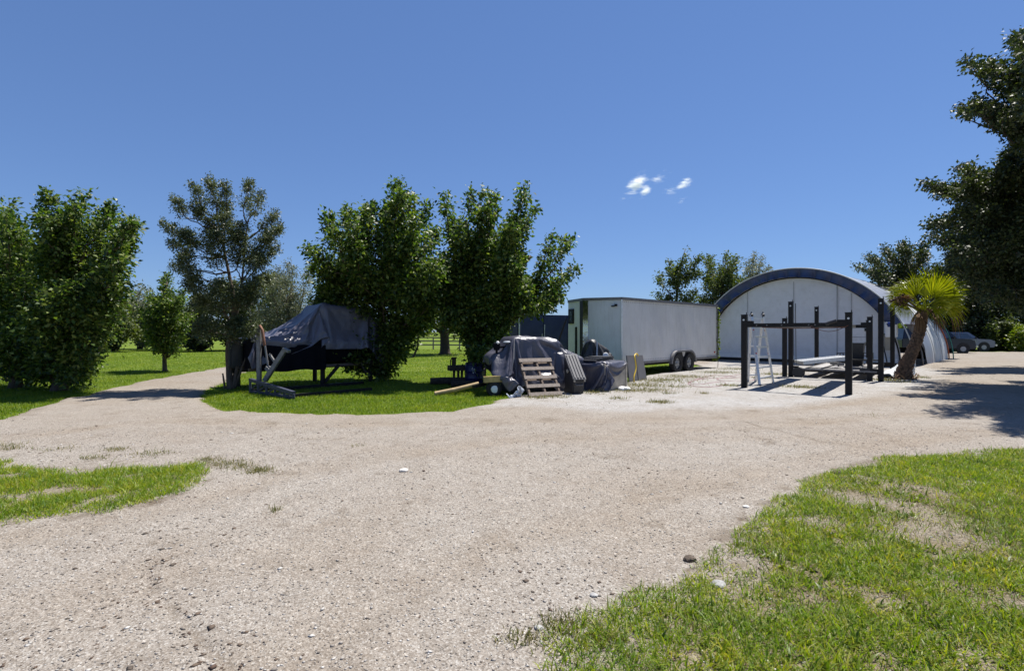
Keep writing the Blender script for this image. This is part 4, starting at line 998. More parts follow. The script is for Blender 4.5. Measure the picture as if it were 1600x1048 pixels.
cpts = [W(997, 556, 16.85), W(996, 553.3, 16.8), W(993, 553, 16.75), W(991.5, 557, 16.62), W(993, 566, 16.55), W(993.5, 577, 16.45), W(990.5, 589, 16.3), W(991, 597, 16.25)]
def smooth_pts(p, n=5):
    p = [np.array(q) for q in p]; out = []
    for i in range(len(p) - 1):
        a, b_, c_, d = p[max(i - 1, 0)], p[i], p[i + 1], p[min(i + 2, len(p) - 1)]
        for k in range(n):
            t = k / n; out.append(.5 * (2 * b_ + (c_ - a) * t + (2 * a - 5 * b_ + 4 * c_ - d) * t * t + (3 * b_ - a - 3 * c_ + d) * t ** 3))
    return out + [p[-1]]
tag(MB().tube(smooth_pts(cpts), .022, 6).build('yellow_cord', M['yellow'], None, smooth=True), 'yellow cord hanging over the leaning grey boards', 'cord')
# white sack and crumpled grey sheet on the ground
sk = MB(); q = np.array((*G(975, 611), 0.))
for k in range(6): sk.ball(q + np.array((rng.uniform(-.09, .09), rng.uniform(-.08, .08), .06)), rng.uniform(.06, .1), 8, 6, (1.2, 1, .8))
tag(sk.build('plastic_sack', M['plastic_white'], None, smooth=True), 'small crumpled white plastic sack at the foot of the plywood crate', 'sack')
hp = thing('crumpled_sheet', tuple(np.array((*G(806, 624), 0.))), 'crumpled pale blue sheet on the ground left of the pallet foot', 'plastic sheet')
drape('sheet', 'sheet', np.array((*G(806, 623), 0.)), PX * .45, PY * .4, M['tarp_grey'], hp, .75)
rl = thing('crumpled_tarp', tuple(np.array((*G(1395, 591), 0.))), 'long crumpled white tarp lying at the foot of the palm', 'tarp')
ro = np.array((*G(1384, 592), 0.)); rd = np.array((*W(1416, 575, 19.0)[:2], 0.)) - ro; rl_ = np.linalg.norm(rd); rd /= rl_; rn = np.array((-rd[1], rd[0], 0))
A = []
for j in range(15):
    row = []
    for i in range(41):
        f = i / 40; a = math.pi * j / 14
        h_ = (.20 + .30 * f) * (.75 + .5 * noise(np.array([f * 9.]), np.array([j * .55]), 5)[0]); w_ = (.26 + .1 * f) * (.7 + .6 * noise(np.array([f * 7.]), np.array([j * .4]), 6)[0])
        row.append(ro + rd * (rl_ * (f + .02 * math.sin(j * 2.1))) + rn * (w_ * math.cos(a)) + Zv * (h_ * math.sin(a) ** .8 - .01))
    A.append(row)
MB().grid(A).build('sheet', M['cover_white'], rl, smooth=True)
# small utility trailer with a timber on it, at the left end of the heap
ut = thing('utility_trailer', (-.6, 13.1, 0), 'small dark trailer with a white hubbed wheel under the left end of the heap tarp', 'trailer')
hubc = W(771.5, 611.5, 12.95); hubc[2] = .19
wheel = MB().tube([hubc + np.array((-.03, .10, 0)), hubc + np.array((-.03, .09, 0)), hubc + np.array((.03, -.06, 0)), hubc + np.array((.03, -.07, 0))], [.13, .185, .185, .13], 22).build('wheel', M['rubber'], ut, smooth='angle')
MB().tube([hubc + np.array((.02, -.05, 0)), hubc + np.array((.033, -.085, 0)), hubc + np.array((.036, -.10, 0))], [.10, .095, .03], 16).build('hub', M['hub_white'], wheel, smooth='angle')
MB().box((-.45, 13.35, .38), (.5, .8, .1)).box((-.72, 13.3, .55), (.04, .7, .3)).bar((-.7, 13.2, .3), (-1.0, 12.95, .25), .08).build('frame', M['steel_black'], ut)
MB().box((-.35, 13.6, .60), (.35, .4, .3)).build('box', M['hull'], ut, bevel=.03)  # near-black block stands in for the shade under the tarp overhang
tm = MB().bar(W(755.5, 593, 12.85), W(789, 591, 13.0), .09, .155).build('timber', M['wood_new'], None, bevel=.004); tag(tm, 'short thick yellow timber lying level on the small dark trailer', 'timber')
pl_ = MB().tube([W(679, 616, 13.0) + Zv * .02, W(712, 608.5, 13.2), W(748, 599.5, 13.4)], [.055, .06, .06], 10).build('wooden_pole', M['wood_pole'], None, smooth='angle'); tag(pl_, 'peeled wooden pole sloping from the grass up to the blue drum', 'pole')
mt = thing('motor_head', tuple(W(777, 545, 13.3)), 'small dark motor head with a round white cap at the left end of the heap', 'motor')
c_ = W(776, 540, 13.4); MB().tube([c_ - Zv * .12, c_ - Zv * .02, c_ + Zv * .06, c_ + Zv * .09], [.07, .10, .09, .04], 12).bar(c_ - Zv * .05, c_ - Zv * .05 + np.array((.28, .1, .02)), .05).bar(c_ - Zv * .1, c_ + np.array((0, 0, -.35)), .06).build('body', M['hull'], mt, smooth='angle')
MB().ball(c_ + np.array((.03, -.05, .08)), .045, 10, 8).build('cap', M['plastic_white'], mt, smooth=True)
MB().ball(W(793, 534.5, 13.5), .09, 10, 6, (1.4, 1, .35)).build('tank', M['tarp_grey'], mt, smooth=True)
# blue drum
dq = np.array((*G(741, 601), 0.)); dr_ = thing('blue_drum', tuple(dq), 'blue plastic drum with faint white scrawled marks beside the big tree trunk', 'drum')
MB().tube([dq + Zv * z for z in (0, .02, .2, .22, .26, .42, .44, .48, .62, .66)], [.25, .28, .285, .30, .285, .285, .30, .285, .28, .25], 24).build('shell', M['plastic_blue'], dr_, smooth='angle')
MB().tube([dq + Zv * .66, dq + Zv * .69], [.285, .285], 24).build('rim', M['plastic_blue'], dr_)
sq = []
for k, (a, z) in enumerate(((-1.75, .50), (-1.68, .56), (-1.62, .5), (-1.66, .42), (-1.58, .38), (-1.5, .46), (-1.46, .53), (-1.42, .45), (-1.36, .40))):
    sq.append(dq + np.array((math.cos(a) * .288, math.sin(a) * .288, z)))
MB().tube(smooth_pts(sq, 4), .008, 5).build('scrawl', M['plastic_white'], dr_)
# rusty stand with a pump
st_ = thing('work_stand', tuple(np.array((*G(714, 592), 0.))), 'dark rusted stand with a tall hand pump left of the blue drum', 'stand')
MB().bar(W(701, 575, 16.2), W(731, 574, 16.4), .45, .16).build('top', M['bark_dark'], st_)
for px, yb in ((709.5, 592), (716, 593), (722, 592), (728, 590)):
    MB().tube([W(px, 575, 16.2), W(px + rng.uniform(-1, 1), yb, 16.2)], [.05, .035], 7).build('leg', M['bark_dark'], st_)
MB().cyl(W(709, 576, 16.2), W(709.5, 559, 16.2), .07, n=10).cyl(W(709.5, 560, 16.2), W(709.5, 558, 16.2), .09, n=10).build('pump', M['bark_dark'], st_)
MB().tube([W(704, 575, 16.1), W(704, 563, 16.1), W(706, 559.5, 16.1), W(709, 559, 16.1)], .02, 6).build('pump_handle', M['bark_dark'], st_, smooth=True)
# low logs at the foot of the trees
for px, py, dx, dz, lab in ((700, 600, .55, .12, 'long dark log in the shade under the work stand'), (724, 604, .35, .10, 'short dark log in the shade by the blue drum')):
    q = np.array((*G(px, py), dz * .9)); tag(MB().tube([q - np.array((dx, .1, 0)), q, q + np.array((dx, .12, 0))], [dz * .9, dz, dz * .85], 9).build('log', M['bark_dark'], None, smooth='angle'), lab, 'log')
# hose lying in loops on the pale gravel
hpz = [(1150, 590), (1118, 588), (1095, 592), (1078, 599), (1092, 602), (1125, 598), (1134, 602), (1112, 606), (1085, 605), (1076, 599), (1100, 593), (1140, 592), (1172, 590), (1180, 595), (1150, 597), (1120, 594), (1160, 586), (1185, 588), (1176, 596)]
hz = [np.array((*G(*p), .03)) for p in hpz]
tag(MB().tube(smooth_pts(hz, 7), .013, 6).build('garden_hose', M['purple_hose'], None, smooth=True), 'dull purple hose lying in loops on the pale gravel left of the ladder', 'hose')
wz = [np.array((*G(*p), .025)) for p in [(1108, 607), (1140, 611), (1163, 608), (1200, 613), (1260, 619), (1310, 623)]]
tag(MB().tube(smooth_pts(wz, 6), .010, 5).build('ground_cable', M['plastic_black'], None, smooth=True), 'thin black cable trailing on the ground past the lift posts', 'cable')
# dark asphalt strip before the shelter wall
a, b_ = np.array((*G(1122, 575.5), .03)), np.array((*G(1330, 585), .03)); c_, d_ = np.array((*G(1330, 574), .03)), np.array((*G(1122, 568.5), .03))
tag(MB().add([a, b_, c_, d_], [(0, 1, 2, 3)]).build('pavement', M['pavement'], None), kind='structure')
# single stones
def rock(px, py, s, lab, m='stone', fl=.6, seed=1):
    bm = bmesh.new(); bmesh.ops.create_icosphere(bm, subdivisions=2, radius=1); q = np.array((*G(px, py), 0.)); r_ = np.random.default_rng(seed)
    z0 = zat(q[None, :2])[0]
    for v in bm.verts:
        k = 1 + .35 * (noise(np.array([v.co.x * 1.4 + 5 + seed]), np.array([v.co.y * 1.4 + v.co.z * 1.1 + 3]), seed)[0] - .5) + r_.uniform(-.09, .09)
        v.co = Vector((v.co.x * k * s * 1.2, v.co.y * k * s, v.co.z * k * s * fl + s * fl * .45))
    me = bpy.data.meshes.new('rock'); bm.to_mesh(me); bm.free()
    o = link('stone', me, M[m]); o.location = (q[0], q[1], z0); ORG[o.name] = np.array((q[0], q[1], z0)); return tag(o, lab, 'stone')
rock(1122, 926, .042, 'largest pale grey stone at the edge of the right foreground grass', seed=3)
rock(928, 938, .022, 'small white stone on the gravel left of the right foreground grass', 'stone', .5, seed=4)
rock(842, 992, .022, 'white stone at the lower tip of the right foreground grass', 'stone', .5, seed=5)
rock(631, 740, .045, 'pale stone lying alone in the middle of the driveway', 'shell', .5, seed=6)
rock(1166, 797, .028, 'flat white stone beside the upper edge of the right foreground grass', 'shell', .4, seed=7)
rock(1078, 882, .04, 'brown clod of earth at the left edge of the right foreground grass', 'bark', .6, seed=8)
rock(1308, 744, .05, 'dark brown clod at the top edge of the right foreground grass', 'bark_dark', .4, seed=9)

# ---------------------------------------------------------------- trees
def unit(v): return v / (np.linalg.norm(v, axis=-1, keepdims=True) + 1e-9)
def foliage(plumes, n_leaf, size, per=13, up=.45, r=None, wr=.55):
    """plumes: (p0, p1, radius). Twigs leave each plume's axis and carry leaves: returns leaf quads and some twigs"""
    r = r or rng
    p0 = np.array([p[0] for p in plumes]); p1 = np.array([p[1] for p in plumes]); R = np.array([p[2] for p in plumes])
    Ln = np.linalg.norm(p1 - p0, axis=1) + R; w = Ln * R ** 1.25; w /= w.sum()
    nt = max(1, n_leaf // per); k = r.choice(len(plumes), nt, p=w)
    t = r.uniform(.0, 1, nt) ** .75
    A = p0[k] + (p1[k] - p0[k]) * t[:, None]; ax = unit(p1[k] - p0[k])
    rd = unit(r.normal(0, 1, (nt, 3))); rd = unit(rd - (rd * ax).sum(1)[:, None] * ax * .8)
    prof = np.clip(1.15 - .9 * t ** 2.2, .12, 1) * np.clip(.55 + 1.6 * t, 0, 1)
    ln = R[k] * prof * r.uniform(.35, 1.12, nt) ** .8
    d = unit(rd + ax * up + np.array((0, 0, .12)))
    E = A + d * ln[:, None]
    tt = r.uniform(.25, 1.08, (nt, per))
    pos = A[:, None] + (E - A)[:, None] * tt[..., None] + r.normal(0, 1, (nt, per, 3)) * (size * .75)
    ld_ = unit(d[:, None] * .8 + r.normal(0, .6, (nt, per, 3)) + np.array((0, 0, -.15)))
    nn = unit(r.normal(0, .75, (nt, per, 3)) + np.array((0, 0, .75)))
    pos = pos.reshape(-1, 3); ld_ = ld_.reshape(-1, 3); nn = nn.reshape(-1, 3)
    sd = unit(np.cross(ld_, nn)); nn = np.cross(sd, ld_)
    s = size * r.uniform(.6, 1.3, len(pos))[:, None]
    mid = pos + ld_ * s * .45 + nn * s * .10
    Vq = np.stack([pos, mid + sd * s * wr * .5, pos + ld_ * s - nn * s * .12, mid - sd * s * wr * .5], 1)
    return Vq, A, E
def limb(mb, a, b_, r0, r1, seed, n=6, seg=6, wob=.07):
    a, b_ = np.array(a, float), np.array(b_, float); L_ = np.linalg.norm(b_ - a); r = np.random.default_rng(seed)
    pts = []; rr = []
    for k in range(seg + 1):
        f = k / seg; p = a + (b_ - a) * f + r.normal(0, 1, 3) * L_ * wob * .5 * math.sin(math.pi * f) + Zv * (-.08 * L_ * math.sin(math.pi * f) if abs((b_ - a)[2]) < L_ * .6 else 0)
        pts.append(p); rr.append(r0 + (r1 - r0) * f)
    mb.tube(pts, rr, n); return pts
def tree(name, label, base, Y, stems, plumes, leaf, bark='bark', nleaf=20000, size=.1, depth=1.0, clones=2, cat='tree', group=None, up=.32, seed=1, limb_r=.05, twigs=.05, per=13, wr=.55, trunk_n=9):
    """stems: lists of (px, py, radius, dY); plumes: (px0, py0, px1, py1, r_px, dY) in photo pixels at distance Y"""
    r = np.random.default_rng(seed)
    bw = np.array((*G(*base), 0.)) if Y is None else W(base[0], base[1], Y); bw[2] = 0
    if Y is None: Y = bw[1]
    root = thing(name, tuple(bw), label, cat, group)
    sc_ = Y / FOC; PL = []
    for q in plumes:
        x0, y0, x1, y1, rp = q[:5]; dy = q[5] if len(q) > 5 else r.uniform(-.4, .4) * depth
        PL.append((W(x0, y0, Y + dy * .35), W(x1, y1, Y + dy), rp * sc_))
        for c_ in range(clones):
            dd = (dy if len(q) > 5 else 0) + r.uniform(.35, 1.0) * depth * (1 if c_ % 2 else -1) * (.4 if len(q) > 5 else 1); k = r.uniform(.72, .95)
            PL.append((W(x0, y0, Y + dd * .4), W(x0 + (x1 - x0) * k + r.uniform(-1, 1) * rp * .35, y0 + (y1 - y0) * k, Y + dd), rp * sc_ * r.uniform(.8, 1.05)))
    mb = MB()
    S_ = []
    for st in stems:
        pts = [W(p[0], p[1], Y + (p[3] if len(p) > 3 else 0)) for p in st]; pts[0][2] = min(pts[0][2], -.03)
        sp_ = smooth_pts(pts, 3); rr = np.interp(np.linspace(0, 1, len(sp_)), np.linspace(0, 1, len(st)), [p[2] for p in st])
        rr[0] *= 1.35
        mb.tube(sp_, list(rr), trunk_n); S_ += sp_
    S_ = np.array(S_)
    mb.build('trunk', M[bark], root, smooth=True)
    mb = MB()
    for i, (a, b_, rad) in enumerate(PL):
        c_ = S_[np.argmin(np.linalg.norm(S_ - a, axis=1) + np.maximum(S_[:, 2] - a[2], 0) * 3)]
        if np.linalg.norm(c_ - a) > .15: limb(mb, c_, a, limb_r, limb_r * .6, seed * 31 + i)
        limb(mb, a, b_, limb_r * .6, .006, seed * 77 + i, 5)
    Vq, A, E = foliage(PL, nleaf, size, per, up, r, wr)
    for k in r.choice(len(A), int(len(A) * twigs), replace=False): mb.tube([A[k], (A[k] + E[k]) / 2 + r.normal(0, .02, 3), E[k]], [.012, .009, .003], 3, cap=False)
    mb.build('limbs', M[bark], root, smooth=True)
    link_raw('crown', quads_mesh(Vq), M[leaf], root)
    return root
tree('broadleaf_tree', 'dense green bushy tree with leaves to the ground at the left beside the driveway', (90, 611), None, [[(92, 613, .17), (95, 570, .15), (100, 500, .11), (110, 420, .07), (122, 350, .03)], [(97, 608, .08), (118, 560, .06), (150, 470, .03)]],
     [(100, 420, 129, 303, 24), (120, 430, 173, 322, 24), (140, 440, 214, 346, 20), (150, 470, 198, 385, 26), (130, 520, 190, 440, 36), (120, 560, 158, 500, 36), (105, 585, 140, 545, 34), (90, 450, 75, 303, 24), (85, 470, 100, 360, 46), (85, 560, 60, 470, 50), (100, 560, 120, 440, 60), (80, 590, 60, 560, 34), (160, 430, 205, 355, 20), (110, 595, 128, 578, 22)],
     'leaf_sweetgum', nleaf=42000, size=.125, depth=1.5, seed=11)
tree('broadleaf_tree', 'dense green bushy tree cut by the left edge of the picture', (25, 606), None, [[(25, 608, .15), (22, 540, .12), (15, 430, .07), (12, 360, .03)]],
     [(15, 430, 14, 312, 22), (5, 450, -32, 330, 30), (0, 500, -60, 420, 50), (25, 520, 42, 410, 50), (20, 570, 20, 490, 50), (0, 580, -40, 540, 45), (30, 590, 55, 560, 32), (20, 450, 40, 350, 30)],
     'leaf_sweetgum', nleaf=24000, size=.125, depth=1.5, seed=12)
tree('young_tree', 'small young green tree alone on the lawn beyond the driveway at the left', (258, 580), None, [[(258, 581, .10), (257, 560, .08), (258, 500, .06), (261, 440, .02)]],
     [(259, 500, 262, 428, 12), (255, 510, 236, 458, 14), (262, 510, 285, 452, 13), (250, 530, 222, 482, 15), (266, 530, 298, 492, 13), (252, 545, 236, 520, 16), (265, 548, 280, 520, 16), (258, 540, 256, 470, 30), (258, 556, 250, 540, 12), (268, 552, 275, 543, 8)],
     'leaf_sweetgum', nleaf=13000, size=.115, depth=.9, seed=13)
tree('sparse_tree', 'thin olive green tree with wispy branches and several stems left of the boat', (360, 608), None,
     [[(360, 609, .10), (358, 575, .085), (357, 540, .075), (366, 480, .06), (352, 400, .035), (338, 340, .012)], [(364, 608, .055), (372, 560, .05), (366, 520, .05), (378, 440, .03), (386, 350, .010)], [(365, 600, .035), (380, 570, .03), (388, 545, .03), (392, 500, .015)], [(352, 590, .035), (348, 583, .02)]],
     [(300, 380, 249, 345, 12), (310, 400, 262, 378, 13), (290, 340, 272, 308, 12), (318, 330, 300, 288, 13), (340, 330, 323, 273, 13), (355, 330, 352, 284, 13), (380, 330, 389, 282, 11), (390, 340, 407, 300, 13), (405, 360, 434, 328, 12), (410, 380, 440, 352, 12), (405, 410, 436, 384, 16), (310, 430, 270, 415, 17), (320, 450, 290, 440, 22),
      (340, 480, 305, 468, 24), (390, 460, 420, 430, 20), (340, 420, 328, 350, 27), (370, 420, 378, 350, 27), (350, 490, 345, 440, 36), (375, 480, 395, 450, 28), (340, 520, 310, 505, 24), (370, 530, 375, 500, 27), (310, 390, 285, 360, 20), (395, 400, 420, 362, 16), (385, 520, 400, 510, 20), (350, 380, 350, 320, 24), (300, 420, 285, 395, 18), (330, 350, 300, 320, 16), (390, 420, 410, 400, 22)],
     'leaf_olive', 'bark', nleaf=52000, size=.065, depth=1.1, clones=1, seed=14, up=.25, limb_r=.022, twigs=.05, wr=.45, per=16)
tree('grey_tree', 'pale grey green tree behind the sloping left end of the boat tarp', (452, 566), None, [[(452, 567, .2), (450, 520, .16), (455, 450, .08)]],
     [(450, 500, 455, 405, 22), (440, 510, 420, 430, 22), (460, 500, 485, 412, 20), (440, 530, 405, 480, 24), (455, 530, 460, 460, 34), (465, 530, 492, 470, 22), (430, 545, 405, 525, 18), (450, 550, 440, 520, 26), (440, 470, 432, 418, 18)],
     'leaf_grey', nleaf=20000, size=.10, depth=1.5, seed=15, wr=.45)
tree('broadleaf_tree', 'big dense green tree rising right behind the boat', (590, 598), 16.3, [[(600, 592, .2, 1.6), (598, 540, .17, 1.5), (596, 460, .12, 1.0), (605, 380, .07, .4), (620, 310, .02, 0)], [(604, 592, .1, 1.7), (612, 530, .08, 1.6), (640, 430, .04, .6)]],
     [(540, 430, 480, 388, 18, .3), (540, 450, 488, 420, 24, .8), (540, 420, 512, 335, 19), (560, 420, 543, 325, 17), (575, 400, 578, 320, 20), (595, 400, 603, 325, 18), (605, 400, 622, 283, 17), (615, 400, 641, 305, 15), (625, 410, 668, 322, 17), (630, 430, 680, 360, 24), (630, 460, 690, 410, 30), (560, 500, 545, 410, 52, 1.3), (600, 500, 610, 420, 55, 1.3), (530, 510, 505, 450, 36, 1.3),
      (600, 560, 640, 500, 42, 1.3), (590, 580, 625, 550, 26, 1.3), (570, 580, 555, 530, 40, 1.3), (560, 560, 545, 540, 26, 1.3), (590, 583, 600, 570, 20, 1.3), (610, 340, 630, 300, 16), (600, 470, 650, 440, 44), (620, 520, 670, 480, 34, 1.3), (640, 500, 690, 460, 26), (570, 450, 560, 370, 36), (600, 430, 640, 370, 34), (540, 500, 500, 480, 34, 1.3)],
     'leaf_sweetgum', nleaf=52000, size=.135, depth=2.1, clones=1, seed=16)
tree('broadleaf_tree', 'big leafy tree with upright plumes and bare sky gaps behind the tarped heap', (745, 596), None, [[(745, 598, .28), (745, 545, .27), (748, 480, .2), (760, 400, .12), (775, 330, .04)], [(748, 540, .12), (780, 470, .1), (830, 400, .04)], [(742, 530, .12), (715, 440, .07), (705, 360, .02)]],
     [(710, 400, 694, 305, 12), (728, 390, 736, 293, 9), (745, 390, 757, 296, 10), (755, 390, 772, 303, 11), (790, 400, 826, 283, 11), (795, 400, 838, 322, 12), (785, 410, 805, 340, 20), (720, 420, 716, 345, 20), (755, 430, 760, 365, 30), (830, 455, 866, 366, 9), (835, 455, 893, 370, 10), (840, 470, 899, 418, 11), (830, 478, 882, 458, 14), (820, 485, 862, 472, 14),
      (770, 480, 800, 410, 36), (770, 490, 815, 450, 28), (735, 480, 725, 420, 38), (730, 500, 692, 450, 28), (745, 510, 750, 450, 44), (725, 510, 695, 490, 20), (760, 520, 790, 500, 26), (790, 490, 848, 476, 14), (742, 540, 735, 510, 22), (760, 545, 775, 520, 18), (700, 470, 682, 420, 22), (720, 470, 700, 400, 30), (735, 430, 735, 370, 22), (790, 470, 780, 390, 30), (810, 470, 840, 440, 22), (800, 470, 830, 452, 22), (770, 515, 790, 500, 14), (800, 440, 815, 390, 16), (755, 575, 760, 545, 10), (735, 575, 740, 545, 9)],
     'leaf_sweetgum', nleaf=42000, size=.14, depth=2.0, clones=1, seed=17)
tree('lawn_tree', 'dark single trunked tree farther back on the lawn between the two big trees', (695, 553.5), None, [[(695, 554, .42), (695, 540, .36), (694, 520, .32), (690, 480, .2), (688, 430, .06)]],
     [(690, 500, 640, 470, 30), (695, 500, 735, 470, 30), (692, 490, 680, 420, 40), (692, 500, 710, 430, 36), (680, 512, 650, 500, 16), (710, 512, 740, 502, 16)], 'leaf_far', 'bark_dark', nleaf=9000, size=.2, depth=3, seed=18, limb_r=.12)
tree('leaning_tree', 'thin leaning sapling stem on the lawn left of the single trunked tree', (645, 558), None, [[(645, 559, .09), (649, 550, .07), (653, 538, .06), (652, 515, .04)]], [(652, 520, 655, 490, 14)], 'leaf_far', 'bark_dark', nleaf=1200, size=.14, depth=.6, seed=19)
# trees behind the trailer
tree('thin_tree', 'airy thin crowned tree showing over the roof of the silver trailer', (1058, 552), 36, [[(1058, 556, .16), (1058, 520, .14), (1057, 470, .1), (1062, 420, .05), (1070, 392, .02)]],
     [(1060, 430, 1072, 388, 7), (1064, 440, 1096, 402, 8), (1062, 445, 1092, 425, 9), (1056, 450, 1044, 408, 7), (1050, 470, 1028, 428, 6), (1046, 480, 1022, 456, 6), (1058, 460, 1060, 420, 15), (1062, 480, 1084, 455, 14), (1052, 490, 1040, 465, 11), (1060, 500, 1075, 480, 18), (1048, 500, 1026, 485, 10)],
     'leaf_far', nleaf=5200, size=.20, depth=1.3, clones=1, seed=20, limb_r=.06)
tree('dense_tree', 'dense round green tree between the trailer roof and the shelter arch', (1125, 552), 38, [[(1125, 554, .25), (1125, 500, .2), (1130, 440, .08)]],
     [(1118, 450, 1108, 402, 10), (1128, 450, 1138, 396, 13), (1135, 450, 1150, 400, 14), (1120, 470, 1102, 430, 16), (1130, 470, 1135, 430, 28), (1140, 480, 1165, 440, 26), (1115, 490, 1098, 465, 20), (1130, 500, 1140, 470, 28), (1110, 510, 1100, 490, 20)],
     'leaf_far', nleaf=11000, size=.20, depth=2, seed=21)
tree('dense_tree', 'grey green tree with a feathery top half hidden by the left of the shelter arch', (1185, 552), 41, [[(1185, 553, .22), (1183, 500, .18), (1180, 440, .08)]],
     [(1175, 440, 1177, 393, 9), (1180, 445, 1192, 400, 9), (1182, 450, 1203, 412, 8), (1175, 455, 1165, 408, 12), (1178, 470, 1180, 430, 24), (1190, 480, 1205, 440, 16), (1175, 490, 1165, 460, 24)],
     'leaf_grey', nleaf=7000, size=.17, depth=1.8, seed=22, wr=.4)
# right side: the big live oak hangs in from beyond the frame
tree('oak_tree', 'huge dark oak spreading in from the right edge over the driveway', (1760, 603), None, [[(1760, 606, .5), (1755, 540, .42), (1740, 440, .38), (1720, 330, .3), (1700, 200, .18), (1690, 80, .06)], [(1745, 470, .22), (1660, 410, .12), (1560, 360, .04)], [(1725, 340, .16), (1640, 260, .09), (1560, 200, .03)]],
     [(1590, 150, 1508, 94, 9, -3.0), (1600, 120, 1535, 100, 12, -3.0), (1640, 130, 1586, 52, 18, -3.0), (1570, 180, 1492, 172, 9, -3.0), (1600, 190, 1520, 158, 13, -3.0), (1600, 210, 1548, 182, 16, -3.0), (1620, 170, 1572, 130, 18, -3.0), (1560, 290, 1492, 262, 20), (1540, 310, 1440, 287, 15), (1560, 310, 1462, 300, 24), (1560, 340, 1448, 352, 20), (1560, 380, 1446, 372, 22),
      (1600, 330, 1530, 300, 40), (1620, 280, 1575, 240, 28), (1620, 390, 1540, 370, 44), (1640, 420, 1530, 430, 38), (1640, 440, 1580, 455, 36), (1660, 330, 1610, 300, 60), (1660, 200, 1625, 180, 36), (1700, 400, 1640, 400, 60), (1700, 250, 1660, 130, 60), (1720, 130, 1680, 30, 60), (1750, 300, 1800, 200, 90), (1770, 400, 1850, 360, 90), (1740, 200, 1780, 60, 80), (1700, 460, 1650, 470, 36), (1560, 410, 1480, 418, 26), (1600, 350, 1500, 330, 36), (1590, 400, 1500, 390, 36), (1600, 440, 1520, 460, 26), (1640, 300, 1560, 270, 40), (1660, 380, 1580, 330, 50), (1660, 440, 1590, 420, 46), (1640, 240, 1590, 210, 24, -3.0), (1640, 460, 1600, 475, 28), (1640, 150, 1600, 60, 20, -4.9), (1650, 200, 1592, 150, 18, -4.9), (1750, 200, 1690, 120, 50, -4.9), (1800, 250, 1720, 180, 60, -3.0), (1780, 330, 1700, 260, 60, -2.5), (1850, 250, 1780, 150, 70, -3.5), (1580, 300, 1510, 285, 28), (1650, 120, 1600, 110, 30, -3.0)],
     'leaf_oak', 'bark_dark', nleaf=215000, size=.105, depth=2.3, clones=2, seed=23, up=.6, limb_r=.05, twigs=.04, wr=.55)
tree('oak_tree', 'dark middle oak of the right edge with its low crown over the parked cars', (1650, 575.3), None, [[(1650, 577, .4), (1645, 520, .34), (1630, 440, .26), (1600, 380, .1)]],
     [(1580, 430, 1482, 402, 24), (1590, 420, 1500, 350, 26), (1600, 400, 1545, 330, 34), (1620, 390, 1600, 300, 44), (1620, 420, 1560, 390, 44), (1600, 450, 1530, 445, 24), (1610, 470, 1570, 470, 20), (1650, 400, 1680, 320, 60), (1660, 430, 1720, 400, 50), (1590, 440, 1500, 430, 22), (1640, 460, 1630, 470, 26)],
     'leaf_oak', 'bark_dark', nleaf=60000, size=.13, depth=2.2, seed=25, up=.5, limb_r=.06, twigs=.03)
tree('oak_tree', 'smaller spreading oak behind the right shoulder of the shelter', (1440, 562), 31, [[(1440, 562, .3), (1440, 520, .25), (1430, 460, .12)]],
     [(1385, 430, 1332, 414, 6), (1395, 430, 1352, 398, 10), (1410, 425, 1378, 384, 11), (1420, 430, 1410, 378, 14), (1430, 430, 1442, 380, 16), (1400, 450, 1362, 424, 16), (1425, 460, 1410, 420, 26), (1440, 470, 1465, 420, 30), (1410, 480, 1380, 455, 22), (1450, 490, 1490, 450, 28), (1440, 510, 1455, 480, 24)],
     'leaf_oak', 'bark_dark', nleaf=26000, size=.15, depth=2.4, seed=24, up=.6)
# background trees
bgroup = 'trees beyond the far lawn'
def bgtree(name, label, bx_, Y, w, top, low, leaf, n, seed, group, size=.26):
    sc_ = FOC / Y; by_ = HOR + EYE * sc_; r = np.random.default_rng(seed); P_ = []
    for k in range(11):
        a = -1 + 2 * k / 10; x1 = bx_ + a * w + r.uniform(-.1, .1) * w; y1 = top + (low - top) * (abs(a) ** 2.2) * .75 + r.uniform(0, .14) * (low - top)
        P_.append((bx_ + a * w * .4, low - .25 * (low - top), x1, y1, w * r.uniform(.22, .36)))
    for k in range(6): P_.append((bx_ + r.uniform(-.5, .5) * w, low, bx_ + r.uniform(-.7, .7) * w, low - .35 * (low - top) * r.uniform(.3, 1), w * .36))
    return tree(name, label, (bx_, by_), Y, [[(bx_, by_, .3), (bx_ + 1, (by_ + low) / 2, .26), (bx_, (low + top) / 2, .12)]], P_, leaf, 'bark_dark', n, size, 2.6, 1, 'tree', group, seed=seed, limb_r=.1, twigs=0.02, trunk_n=7)
bgtree('background_tree', 'leafy far tree showing between the two left bushy trees and the young tree', 178, 44, 42, 452, 540, 'leaf_far', 7000, 31, bgroup)
bgtree('background_tree', 'pale grey far tree top showing left of the young tree', 218, 50, 34, 440, 535, 'leaf_grey', 6000, 32, bgroup)
bgtree('background_tree', 'dark far tree directly behind the young tree', 268, 47, 36, 455, 538, 'leaf_far', 6000, 33, bgroup)
bgtree('background_tree', 'dark far tree showing between the young tree and the thin olive tree', 312, 44, 38, 448, 540, 'leaf_oak', 8000, 34, bgroup)
bgtree('background_tree', 'dark far tree behind the stems of the thin olive tree', 370, 46, 40, 438, 538, 'leaf_oak', 8000, 35, bgroup)
bgtree('background_tree', 'far tree closing the gap between the thin olive tree and the boat', 430, 52, 40, 425, 536, 'leaf_far', 8000, 36, bgroup)
bgtree('background_tree', 'dark tall tree beyond the parked cars, nearest the smaller oak', 1500, 47, 56, 400, 535, 'leaf_oak', 14000, 41, bgroup)
